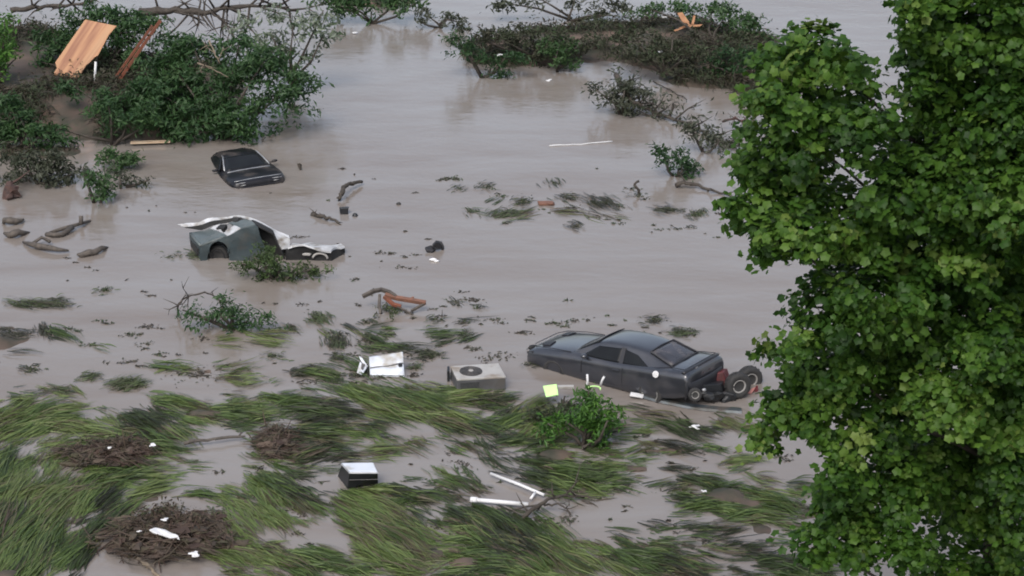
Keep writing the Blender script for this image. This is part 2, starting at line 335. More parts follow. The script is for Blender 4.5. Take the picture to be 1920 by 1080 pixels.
# mud humps: centre, radii, height
HUMPS = [(150, 185, 270, 85, .8), (0, 140, 150, 90, 1.0), (310, 200, 150, 62, .6), (60, 285, 150, 22, .1), (700, 2, 110, 16, .15),
         (905, 95, 50, 30, .25), (1010, 90, 120, 38, .4), (1130, 80, 120, 38, .4), (1270, 85, 150, 50, .5), (1400, 110, 120, 55, .6), (1340, 145, 130, 26, .25), (1420, 150, 80, 40, .4), (960, 112, 60, 22, .12), (1100, 105, 60, 20, .12),
         (310, 1005, 100, 40, .08), (205, 850, 80, 20, .06), (515, 830, 36, 24, .05), (0, 650, 85, 70, -.02), (10, 575, 55, 20, -.04)]
def terrain():
    xs = np.arange(-26, 24, .16); ys = np.arange(34, 104, .16)
    X, Y = np.meshgrid(xs, ys); Z = np.full(X.shape, -.7)
    ph = rng.uniform(0, 6, (24, 2)); N = np.zeros(X.shape)
    for k in range(24):
        f = .5 * 1.18 ** k; d = rng.normal(size=2); d /= np.hypot(*d)
        N += np.sin((X * d[0] + Y * d[1]) * f + ph[k, 0]) / (1 + .35 * k)
    N /= np.abs(N).max()
    def hump(px, py, rx, ry, h, soft):
        nonlocal Z
        c = G(px, py); s = ppm(c); th = math.atan2(CAM_H, c[1]); a = rx / s; b = ry / (s * math.sin(th))
        q = np.sqrt(((X - c[0]) / a) ** 2 + ((Y - c[1]) / b) ** 2) + .42 * N
        z = -.7 + (h + .7) * np.clip(1.0 - np.clip(q, 0, 2) ** soft * .55, 0, 1)
        Z = np.maximum(Z, z)
    for x in HUMPS: hump(*x, 3)
    for g in GR:
        if g[5] > .6: hump(g[0], g[1], g[2] * 1.0, g[3] * 1.0, -.015, 4)
    Z += .16 * N
    f = sum(np.sin(X * a * 2.4 + Y * b * .9 + p) * h for a, b, p, h in FLOW); Z += np.where(Y < 56, .035 * f, 0)
    n, k = X.shape; i = np.arange(n * k).reshape(n, k)
    F = np.stack([i[:-1, :-1], i[:-1, 1:], i[1:, 1:], i[1:, :-1]], -1).reshape(-1, 4)
    mb = MB(); mb.add(np.stack([X, Y, Z], -1).reshape(-1, 3), F)
    o = mb.build('mud_bank', M['mud'], smooth=True)
    tag(o, 'brown mud of the drowned banks and bars rising through the water', 'mud', kind='structure')
    return X, Y, Z
TX, TY, TZ = terrain()
mb = MB()
for g in GR:
    grass_patch(mb, g[0], g[1], g[2], g[3], g[4], g[5] * 1.1, tone=g[6])
    grass_patch(mb, g[0], g[1], g[2] * 1.25, g[3] * 1.35, g[4], g[5] * .34, L=55, tone=g[6] - .05, lift=.03, per=9, thin=-9)
tag(mb.build('flattened_grass', M['grass']), 'long green river grass combed flat by the flood across the foreground', 'grass', kind='stuff')

def undergrowth():
    k = np.flatnonzero((TZ.ravel() > .04)); P3 = np.stack([TX.ravel(), TY.ravel(), TZ.ravel()], 1)[k]
    nz = sum(np.sin(P3[:, 0] * a * 1.3 + P3[:, 1] * b * .5 + p) * h for a, b, p, h in FLOW)
    bare = np.zeros(len(P3), bool)
    for px, py, rx, ry in ((50, 150, 70, 40), (140, 215, 50, 24), (290, 255, 60, 18), (1005, 110, 30, 14), (1320, 160, 60, 10)):
        c = G(px, py, .3); s = ppm(c); bare |= ((P3[:, 0] - c[0]) / (rx / s)) ** 2 + ((P3[:, 1] - c[1]) / (ry / s / .3)) ** 2 < 1
    ok = (nz > -.5) & ~bare & (P3[:, 1] > 55); C = P3[ok]; i = rng.integers(0, len(C), int(len(C) * 3.4)); n = len(i)
    C = C[i] + rng.normal(0, .1, (n, 3)) * (1, 1, .3) + np.stack([np.zeros(n), np.zeros(n), rng.gamma(1.5, .13, n)], 1)
    tt = np.clip(.45 + .25 * np.sin(C[:, 0] * 1.7 + 2) * np.sin(C[:, 1] * .8) + rng.normal(0, .15, n), 0, 1)
    mb = MB(); leaves(mb, C, rng.normal(0, .5, (n, 3)) + (0, -.2, .6), rng.uniform(.1, .24, n), tt)
    i = rng.integers(0, len(P3[ok]), int(ok.sum() * 4.5)); n = len(i); B = P3[ok][i] + rng.normal(0, .08, (n, 3)) * (1, 1, .4); a = rng.normal(-1.1, .9, n); q = rng.uniform(.25, .9, n)
    T = B + np.stack([q * np.cos(a), q * np.sin(a), -.12 * q], 1); blades(mb, B + (0, 0, .05), T, rng.uniform(.008, .022, n), rng.uniform(.04, .24, n), np.clip(rng.normal(.4, .28, n), 0, 1))
    m = leafmat('undergrowth', [(.026, .024, .016), (.045, .036, .024), (.034, .045, .02), (.035, .06, .022)], .6, .2)
    tag(mb.build('undergrowth', m), 'matted brown and green undergrowth covering the mud banks', 'undergrowth', kind='stuff')
undergrowth()
def bush(name, label, cat, base, blobs, m, leaf=.2, dens=1.0, stem=True, group=None, lean=(0, 0, .55), fill=.4, spread=.15, tr=(0, 1), sprays=0):
    "base: photo row where it meets water or mud (and height there); blobs: centre and radii in photo pixels, depth shift"
    by, bz = base if isinstance(base, tuple) else (base, 0)
    cx = np.mean([b[0] for b in blobs]); p0 = G(cx, by, bz); Y0 = p0[1]
    r = thing(name, label, cat, p0, group)
    mb = MB(); tb = MB()
    for b in blobs:
        dy = b[4] if len(b) > 4 else 0
        c = P(b[0], b[1], Y0 + dy); s = ppm(c); rx, rz = b[2] / s, b[3] / s * 1.05
        ry = min(1.6, .8 * math.sqrt(rx * rz) + .15)
        n = int(dens * 46 * (rx * rz) ** .9 / leaf ** 2 * .62) + 40
        blob_leaves(mb, c, (rx, ry, rz), n, leaf, 10, spread * min(1.4, leaf / .2), fill=fill, lean=lean, tlo=tr[0], thi=tr[1], sprays=sprays or int(9 + 10 * rx * rz))
        if stem:
            e = c + rng.normal(0, .15, 3); m1 = (p0 + e) / 2 + rng.normal(0, .12, 3)
            tb.tube([p0 + rng.normal(0, .06, 3) - np.array([0, 0, .1]), m1, e], [.06, .045, .02], 6)
    mb.build('crown', m, r, p0)
    if stem: tb.build('trunk', M['bark'], r, p0, smooth=True)
    return r
def limb(name, label, cat, pts, r0, r1, m, twigs=0, tl=.5, group=None, leaf=None, nleaf=0, lm=None, taper=1.0):
    "pts are places; a tapering branch with forked twigs"
    pts = np.asarray(pts, float)
    t = np.linspace(0, 1, len(pts)); tt = np.linspace(0, 1, max(8, 3 * len(pts)))
    q = np.stack([np.interp(tt, t, pts[:, k]) for k in range(3)], 1); q[1:-1] = (q[:-2] + 2 * q[1:-1] + q[2:]) / 4
    q[1:-1] += rng.normal(0, .12 * r0 + .012, (len(q) - 2, 3))
    mb = MB(); mb.tube(q, (r0 + (r1 - r0) * tt ** taper) * rng.uniform(.75, 1.2, len(q)), 8)
    ends = []
    for k in range(twigs):
        i = rng.integers(2, len(q) - 1); d = unit(q[i] - q[i - 1] + rng.normal(0, .6, 3)); L = tl * rng.uniform(.5, 1.3)
        a = q[i]; b = a + d * L * .5 + rng.normal(0, .05, 3); c = b + d * L * .5 + rng.normal(0, .12, 3)
        mb.tube([a, b, c], [r1 * .9 + .006, r1 * .6 + .004, .004], 5); ends += [b, c]
        e = b + unit(d + rng.normal(0, .7, 3)) * L * .4; mb.tube([b, e], [r1 * .5 + .004, .004], 5); ends.append(e)
    o = q[0].copy()
    if not nleaf: return tag(mb.build(name, m, None, o, smooth=True), label, cat, group)
    r = thing(name, label, cat, o, group); mb.build('limb', m, r, o, smooth=True)
    lb = MB(); E = np.array(ends + list(q[len(q) // 3:]))
    i = rng.integers(0, len(E), nleaf); C = E[i] + rng.normal(0, .16, (nleaf, 3)) * (1, 1, .7)
    leaves(lb, C, rng.normal(0, .6, (nleaf, 3)) + (0, 0, .5), leaf * rng.uniform(.6, 1.3, nleaf), rng.random(nleaf))
    lb.build('foliage', lm, r, o); return r

# ------------------------------------------------------------------ big tree standing nearest
def big_tree():
    TY0 = 27.0
    base = np.array([7.6, 28.2, -.5])
    r = thing('broadleaf_tree', 'tall broad-leaved tree whose bright green crown fills the right side, nearest to us', 'tree', base)
    out = [(1525, 95, 58), (1462, 118, 50), (1582, 125, 36), (1560, 175, 70), (1462, 195, 55), (1500, 255, 78), (1610, 250, 62), (1440, 300, 52), (1500, 345, 80), (1402, 328, 24),
           (1425, 385, 48), (1375, 388, 18), (1445, 440, 46), (1500, 440, 58), (1580, 520, 50), (1595, 420, 80), (1550, 590, 58), (1500, 640, 34), (1446, 655, 18), (1488, 712, 42), (1466, 760, 42),
           (1436, 822, 34), (1500, 770, 52), (1560, 690, 74), (1580, 815, 58), (1572, 900, 46), (1560, 975, 54), (1525, 1025, 38), (1605, 1020, 56), (1625, 920, 66),
           (1718, 22, 34), (1755, 95, 66), (1732, 70, 28), (1716, 145, 20), (1745, 195, 58), (1765, 275, 68), (1700, 300, 48), (1805, 40, 86), (1885, 80, 90), (1830, 170, 90), (1900, 225, 88),
           (1690, 360, 78), (1800, 335, 88), (1900, 360, 98), (1700, 455, 88), (1800, 470, 98), (1900, 525, 95), (1655, 560, 88), (1750, 600, 95), (1850, 650, 70), (1930, 600, 70), (1660, 680, 88),
           (1760, 740, 80), (1665, 800, 78), (1755, 850, 78), (1865, 800, 60), (1705, 920, 66), (1800, 950, 74), (1900, 900, 74), (1690, 1035, 55), (1780, 1075, 60), (1865, 1070, 45),
           (1990, 80, 100), (2020, 260, 110), (2030, 450, 110), (2010, 650, 90), (1890, 720, 60), (1905, 790, 55), (1895, 660, 50), (1880, 850, 55), (1890, 1000, 60), (2000, 830, 90), (1990, 1000, 80), (1760, -70, 95), (1880, -95, 105), (2000, -60, 90), (1700, 1170, 80), (1850, 1190, 80)]
    mb = MB(); cs = []
    for x, y, q in out:
        deep = rng.uniform(-1.0, 1.0)
        c = P(x, y, TY0 + deep); s = ppm(c); cs.append(c)
        rad = (q / s, q / s * 1.1, q / s * .92)
        blob_leaves(mb, c, rad, int(q * q * .175) + 40, .122, 24, .115, LOBED, LOBED_F, fill=.3, lean=(-.1, -.15, .9), tlo=-.05 + .35 * rng.random(), thi=.6 + .4 * rng.random())
    for x, y, q in out[30:66]:              # the far side of the crown
        c = P(x + 40, y + 10, TY0 + 2.6); s = ppm(c)
        blob_leaves(mb, c, (q / s * 1.2,) * 3, int(q * q * .06), .14, 14, .15, LOBED, LOBED_F, fill=.2, tlo=0, thi=.7)
    mb.build('crown', M['tree'], r, base)
    tb = MB(); top = np.array([7.3, 27.8, 15.5])
    tt = np.linspace(0, 1, 9)[:, None]; tr = base + (top - base) * tt + np.array([.25, .1, 0]) * np.sin(tt * 5)
    tb.tube(tr, np.linspace(.26, .05, 9), 12); tb.build('trunk', M['bark'], r, base, smooth=True)
    for k in (0, 5, 8, 12, 15, 19, 23, 27, 34, 41, 46, 51, 57, 60):
        c = cs[k]; h = max(1.0, c[2] - np.hypot(*(c[:2] - tr[4, :2])) * .7)
        i = (h - base[2]) / (top[2] - base[2]); a = base + (top - base) * min(i, .93) + np.array([.25, .1, 0]) * math.sin(min(i, .93) * 5)
        m1 = a * .5 + c * .5 + np.array([0, 0, -.15]); lb = MB()
        lb.tube([a, a * .75 + c * .25 + (0, 0, -.05), m1, a * .22 + c * .78, c], [.06, .045, .03, .02, .01], 8)
        lb.build('limb', M['bark'], r, base, smooth=True)
big_tree()

# ------------------------------------------------------------------ upper left: heaped bank
bush('toppled_tree', 'broad dark green tree crown toppled over the water behind the black sedan', 'tree', 258,
     [(300, 190, 70, 50, .6), (370, 215, 70, 48), (440, 215, 75, 40), (520, 185, 62, 42), (400, 150, 80, 45, 1.6), (320, 130, 70, 45, 2), (480, 135, 75, 40, 1.5), (565, 150, 32, 30, .4), (340, 245, 45, 18, -.5), (460, 240, 40, 16, -.5), (360, 85, 60, 28, 2.6), (440, 88, 60, 28, 2.3), (505, 112, 50, 35, 1.0)],
     M['bush'], .21, 1.4, sprays=40)
bush('pale_leaved_tree', 'fallen tree showing pale leaf undersides above the calm water', 'tree', (150, .5),
     [(540, 40, 62, 36), (595, 70, 34, 34), (500, 75, 60, 34), (575, 110, 30, 28), (460, 45, 40, 24, .8), (610, 30, 28, 22), (530, 105, 40, 26)], M['palebush'], .26, .42, lean=(0, -.3, .3))
bush('green_bush', 'leafy green bush growing behind the plywood sheet', 'bush', (122, .8),
     [(160, 60, 75, 45, .9), (100, 75, 40, 40, .7), (238, 80, 40, 45, .4), (275, 55, 40, 36, .2), (190, 25, 80, 24, 1.4), (84, 115, 18, 26, 0), (258, 110, 20, 30, -.6), (240, 35, 40, 20, .8)], M['bush'], .2, 1.3)
bush('dark_undergrowth', 'dark bush on the mud between the cedar boards and the toppled tree', 'bush', (215, .5), [(260, 170, 45, 35), (300, 150, 40, 40, .9), (225, 190, 40, 20), (285, 200, 40, 25), (190, 178, 24, 12, .2), (130, 165, 34, 16, .3), (330, 95, 40, 34, 1.9)], M['bush'], .19, 1.2, tr=(0, .7))
bush('bright_shrub', 'brighter green shrub at the far left edge above the mud slope', 'shrub', (150, .9), [(5, 50, 26, 40), (8, 105, 28, 30), (-20, 80, 30, 40)], M['bright'], .19, .9)
bush('dark_shrub', 'dark rounded shrub on the mud below the bright shrub at the left edge', 'shrub', (275, .1), [(30, 215, 48, 30), (70, 245, 50, 22), (0, 250, 40, 26), (15, 190, 30, 18), (100, 262, 40, 12)], M['bush'], .2, 1.4)
bush('low_brush', 'low dark brush lying along the mud foot of the left bank', 'brush', (262, .2), [(200, 205, 50, 18), (245, 215, 50, 20), (110, 245, 40, 10), (290, 230, 34, 16), (220, 238, 40, 9)], M['bush'], .18, .9)
bush('sprawling_branch', 'leafy branch sprawled in the water below the left bank', 'branch', 345, [(60, 315, 62, 24), (130, 318, 45, 20), (20, 295, 40, 20), (100, 335, 38, 10), (85, 290, 45, 14), (30, 335, 30, 8)], M['drab'], .17, 1.1)
bush('bright_spray', 'round bright green spray of leaves nearest the pale board', 'branch', 318, [(222, 298, 40, 18), (200, 290, 20, 12), (245, 303, 18, 13)], M['bush'], .17, 1.1, tr=(.5, 1))
bush('hanging_spray', 'bright green spray of leaves dipping in the water below the sprawled branch', 'branch', 380, [(185, 345, 26, 22), (190, 362, 24, 14), (170, 330, 16, 12)], M['bush'], .17, 1.0, tr=(.4, 1))
bush('trailing_twigs', 'thin drab twigs trailing right of the hanging green spray', 'branch', 352, [(235, 335, 20, 10), (262, 342, 12, 5), (215, 325, 14, 8)], M['drab'], .15, .7)
bush('far_bush', 'small green bush behind the far end of the calm water', 'bush', (38, .15), [(650, 12, 42, 26), (690, 8, 30, 24), (740, 8, 36, 22), (625, 0, 40, 22), (780, 0, 40, 16, .6)], M['bush'], .24, .9, tr=(.3, 1))
bush('drooping_branch', 'drab branch drooping to the water between the far bush and the debris bar', 'branch', (50, .05), [(800, 22, 30, 10), (835, 30, 30, 13), (865, 42, 18, 16), (790, 42, 14, 9)], M['drab'], .2, .45)
Yl = G(150, 60, .9)[1]
limb('dead_limb', 'dark bare limb reaching over the top left corner', 'branch', [P(20, 20, Yl + 2), P(55, 16, Yl + 2), P(85, 11, Yl + 2), P(130, 12, Yl + 2), P(175, 2, Yl + 2)], .11, .05, M['bark'], 12, .9)
Yl = G(400, 100, .6)[1]
limb('dead_branch', 'long dark bare branch with twigs lying across the top of the toppled tree', 'trunk', [P(262, 24, Yl), P(300, 22, Yl), P(335, 18, Yl), P(385, 24, Yl), P(415, 17, Yl), P(440, 12, Yl), P(500, 9, Yl), P(560, 20, Yl)], .17, .05, M['bark'], 34, 1.5)
limb('bare_fork', 'dark bare fork curving down from the long dead branch', 'branch', [P(392, 22, Yl), P(412, 32, Yl - .2), P(428, 50, Yl - .4), P(440, 70, Yl - .6)], .08, .03, M['bark'], 12, 1.0)
Yt = G(380, 235, .1)[1]
limb('pale_stick', 'pale bare stick leaning in the middle of the toppled tree', 'branch', [P(392, 75, Yt - .6), P(403, 100, Yt - .8), P(412, 118, Yt - .9)], .035, .02, M['twig'], 3, .5)
limb('pale_twig', 'pale forked twig lying on the dark leaves of the toppled tree', 'branch', [P(370, 118, Yt - .9), P(400, 130, Yt - 1.0), P(428, 145, Yt - 1.1)], .03, .018, M['twig'], 4, .5)

# plywood sheet, leaning with its upper end on the brush
def plywood():
    Yb = G(125, 150, .55)[1]
    o = [(160, 37), (219, 49), (204, 66), (184, 104), (177, 108), (168, 118), (162, 122), (145, 150), (101, 138), (107, 128), (104, 117)]
    pts = [P(x, y, Yb - .9 + (150 - y) / 113 * 1.3) for x, y in o]
    r = thing('plywood_sheet', 'orange-tan plywood sheet with a broken corner propped on the left bank', 'plywood', pts[8])
    mb = MB(); mb.sheet(pts, .05); ob = mb.build('panel', M['ply'], r, pts[8])
    ob2 = MB()
    a, b = pts[7], pts[8]; up = np.array([0, .02, -.07])
    ob2.prism([a, b, b + up, a + up], [q + (0, .05, .0) for q in (a, b, b + up, a + up)]); ob2.build('batten', M['ply_edge'], r, pts[8])
    # grain runs along the sheet
    d = unit(pts[0] - pts[10]); e = unit(np.cross(np.cross(d, pts[1] - pts[0]), d)); n = np.cross(d, e)
    Rm = Matrix([[*e], [*d], [*n]]).to_4x4()
    for c in (ob,):
        c.data.transform(Rm); c.matrix_local = Rm.inverted()
plywood()
Yp = G(178, 165, .6)[1]
mb = MB(); a, b = P(179.5, 116, Yp), P(177, 163, Yp); mb.tube([a, (a + b) / 2, b], .045, 8)
tag(mb.build('white_post', M['whiteplastic'], None, b, smooth=True), 'short white post standing beside the plywood sheet', 'post')
Yp = G(220, 155, .6)[1]
for k, (x0, y0, x1, y1, w, lab) in enumerate([(301, 38, 222, 152, .055, 'longer red-brown cedar board leaning in the brush right of the plywood'), (286, 48, 216, 146, .045, 'shorter red-brown cedar board just left of and behind its longer twin')]):
    a, b = P(x0, y0, Yp + .3 + .2 * k), P(x1, y1, Yp - .6 + .2 * k); mb = MB(); d = unit(b - a); e = unit(np.cross(d, (0, 1, .4))) * w; n = unit(np.cross(d, e)) * .025
    mb.prism([a - e - n, a + e - n, a + e + n, a - e + n], [b - e - n, b + e - n, b + e + n, b - e + n]); tag(mb.build('cedar_board', M['cedar'], None, b), lab, 'board')
a, b = G(245, 268, .1), G(319, 264.5, .12); mb = MB(); mb.box((a + b) / 2, (np.linalg.norm(b - a), .16, .06), (0, 0, math.atan2(b[1] - a[1], b[0] - a[0])))
tag(mb.build('pale_board', M['straw'], None, (a + b) / 2), 'pale narrow board lying on the mud edge of the left bank', 'board')

# ------------------------------------------------------------------ upper right: debris bar
bush('grassy_mound', 'olive brush mound with a dark hollow, widest on the debris bar', 'brush', (105, .4), [(1000, 60, 80, 28, .5), (1060, 70, 60, 26), (940, 70, 55, 26), (1010, 95, 60, 18), (1110, 80, 50, 22), (900, 62, 40, 18, .4)], M['brown'], .18, .6)
bush('green_mound', 'green grassy tuft hanging over the near edge of the debris bar', 'brush', (130, .1), [(1050, 92, 34, 22), (1060, 115, 24, 14), (1030, 85, 24, 14)], M['bush'], .17, .9, tr=(.4, 1))
bush('dark_brush', 'dark brush at the left tip of the debris bar', 'brush', 145, [(880, 95, 40, 16), (915, 115, 40, 16), (860, 75, 30, 13), (935, 138, 26, 12), (955, 108, 34, 14)], M['bush'], .17, .9, tr=(0, .6))
bush('brown_brush', 'brown and green brush in the middle of the debris bar below the orange planks', 'brush', (135, .4), [(1190, 70, 60, 24, .5), (1260, 80, 60, 26, .5), (1230, 105, 55, 20), (1170, 100, 40, 20), (1310, 95, 40, 22), (1330, 140, 50, 16), (1270, 130, 40, 14), (1200, 60, 50, 18, 1)], M['brown'], .18, .6)
bush('leafy_bush', 'leafy green bush on the debris bar behind the orange planks', 'bush', (75, .7), [(1370, 35, 45, 28, 1.3), (1330, 12, 40, 20, 2), (1400, 50, 34, 24, 1), (1270, 12, 40, 14, 2.4), (1220, 18, 30, 14, 2.4), (1420, 75, 28, 24, .6)], M['bush'], .2, 1.0, tr=(.35, 1))
bush('dark_green_bush', 'dark green bush at the right end of the debris bar beside the big tree', 'bush', (140, .3), [(1380, 105, 48, 28), (1415, 120, 34, 26), (1350, 120, 30, 18)], M['bush'], .19, 1.0, tr=(0, .5))  # leaf tints kept to the darker half
bush('sparse_tree', 'grey sparse treetop in the water behind the debris bar', 'tree', (35, .1), [(950, 8, 40, 12), (1010, 5, 60, 12), (1090, 8, 50, 14), (1160, 16, 40, 14), (1130, 28, 26, 8)], M['drab'], .25, .5)
a = G(1105, 172, .25); Yh = G(1190, 220, 0)[1]
limb('leafy_limb', 'long leafy limb trailing from the debris bar down across the water', 'branch', [P(1155, 140, Yh + 1.5), P(1165, 165, Yh + .8), P(1190, 195, Yh), G(1225, 208, .15), G(1255, 222, .12), G(1290, 230, .1), G(1345, 262, .1), G(1378, 276, .05)], .09, .04, M['bark'], 34, 1.0, leaf=.19, nleaf=520, lm=M['drab'])
bush('drooping_foliage', 'hanging drab foliage at the near edge of the debris bar above the trailing limb', 'branch', 215, [(1165, 160, 34, 26), (1150, 185, 30, 22), (1185, 185, 34, 24), (1205, 175, 22, 20), (1170, 212, 26, 16), (1120, 165, 22, 14)], M['drab'], .17, .62)
bush('floating_branch', 'leafy drab branch floating at the lower end of the trailing limb', 'branch', 285, [(1325, 258, 40, 15), (1350, 270, 34, 11), (1290, 245, 26, 12)], M['drab'], .17, .7)
bush('stranded_bush', 'round dark bush stranded in the water with a bare stem pointing right', 'bush', 330, [(1262, 298, 36, 20), (1240, 290, 20, 12), (1285, 312, 26, 16), (1295, 320, 14, 9)], M['bush'], .17, .85, tr=(0, .55))
limb('bare_branch', 'bare dark stem stretching right from the stranded bush', 'branch', [G(1268, 348, .08), G(1285, 342, .2), G(1300, 345, .15), G(1330, 355, .08), G(1375, 370, .03)], .09, .035, M['bark'], 6, .4)
limb('red_twigs', 'reddish bare twigs in the water beside the big tree', 'branch', [G(1355, 228, .3), G(1375, 222, .45), G(1395, 226, .35), G(1420, 238, .2), G(1440, 244, .1)], .05, .02, M['redbark'], 14, .5, leaf=.14, nleaf=60, lm=M['drab'])
limb('leaning_stick', 'thin dark stick lying on the water right of the hanging foliage', 'branch', [G(1225, 152, .1), G(1255, 168, .06), G(1288, 187, .03)], .03, .015, M['bark'], 2, .3)
limb('pale_pole', 'thin pale pole floating alone on the calm water', 'pole', [G(1030, 273, .02), G(1090, 270, .02), G(1148, 265, .03)], .016, .018, M['whiteplastic'])
# orange lumber on the bar
Yo = G(1285, 60, .7)[1]
for pts, lab in (([(1270, 25), (1279, 23), (1296, 47), (1285, 52)], 'widest orange plank standing up on the debris bar'),
                 ([(1263, 57), (1266, 59), (1290, 50), (1288, 46)], 'short orange plank slanting down left of the upright plank'),
                 ([(1285, 47), (1288, 52), (1320, 49), (1318, 46)], 'thin orange plank lying flat at the foot of the upright plank'),
                 ([(1296, 45), (1301, 46), (1304, 30), (1300, 29)], 'stubby orange plank upright to the right of the widest plank')):
    q = [P(x, y, Yo + (55 - y) * .01) for x, y in pts]; mb = MB(); mb.sheet(q, .07)
    tag(mb.build('orange_plank', M['lumber'], None, q[-1]), lab, 'plank', 'orange planks on the debris bar')

# ------------------------------------------------------------------ middle: shrubs in the flood
def weed(px, py, rx, ry, ang=5, tone=.4, lab=None, cat='weeds', group=None, dens=1.0, m=None, lump=.6, name='weed_clump', leaf=0):
    mb = MB(); c = G(px, py, 0); s = ppm(c)
    grass_patch(mb, px, py - .15 * ry, rx * .75, ry * .6, ang, dens * 3.2, max(16, rx * .95), tone, .02, .09 + .25 * ry / s, .012, 12, -99)
    if lump: blob_leaves(mb, c + (0, .3 * ry / s, 0), (rx / s * .75, ry / s * 1.5, .4 * ry / s), int(18 + rx * ry * .35), .085, 7, .05, fill=.1, thi=.8)
    if leaf: blob_leaves(mb, c + (0, 0, .3 * ry / s), (rx / s * .9, ry / s * 1.5, ry / s * .8), leaf, .12, 6, .08)
    return tag(mb.build(name, m or M['weed'], None, c), lab, cat, group)
limb('arched_branch', 'thin dark branch arching over weeds in the water left of centre', 'branch', [G(333, 592, .05), P(333, 575, G(333, 592)[1]), P(340, 562, G(333, 592)[1]), P(360, 553, G(333, 592)[1] + .1), P(385, 546, G(333, 592)[1] + .2), P(405, 556, G(333, 592)[1] + .3), P(425, 575, G(333, 592)[1] + .3)], .035, .015, M['bark'], 10, .5)
bush('weedy_shrub', 'half-drowned green shrub under the arched branch', 'shrub', 618, [(358, 592, 26, 22), (400, 598, 28, 20), (430, 585, 32, 22), (465, 592, 28, 18), (490, 600, 26, 12), (440, 612, 40, 8), (510, 618, 30, 6), (415, 565, 24, 14)], M['bush'], .13, .6, tr=(.2, 1))
bush('bright_bush', 'bright green leafy bush in front of the dark grey coupe', 'bush', 835, [(1110, 765, 46, 26), (1135, 795, 34, 26), (1090, 795, 40, 28), (1120, 825, 34, 18), (1150, 775, 22, 14), (1065, 790, 26, 18), (1030, 800, 34, 20), (1105, 740, 22, 12)], M['bright'], .15, 1.0, tr=(0, .8))
bush('dark_tangle', 'dark tangle of brush beneath the lime green panel', 'brush', 790, [(1050, 762, 30, 14), (1075, 770, 26, 16), (1025, 775, 22, 12), (1005, 780, 30, 12)], M['brown'], .14, .8)
bush('wreck_weeds', 'green weeds piled against the side of the wrecked pickup', 'weeds', 522, [(500, 478, 30, 22), (520, 500, 34, 18), (480, 488, 26, 14), (540, 515, 34, 10), (500, 525, 40, 10), (590, 506, 50, 9), (460, 500, 30, 6)], M['weedgreen'], .12, .9)

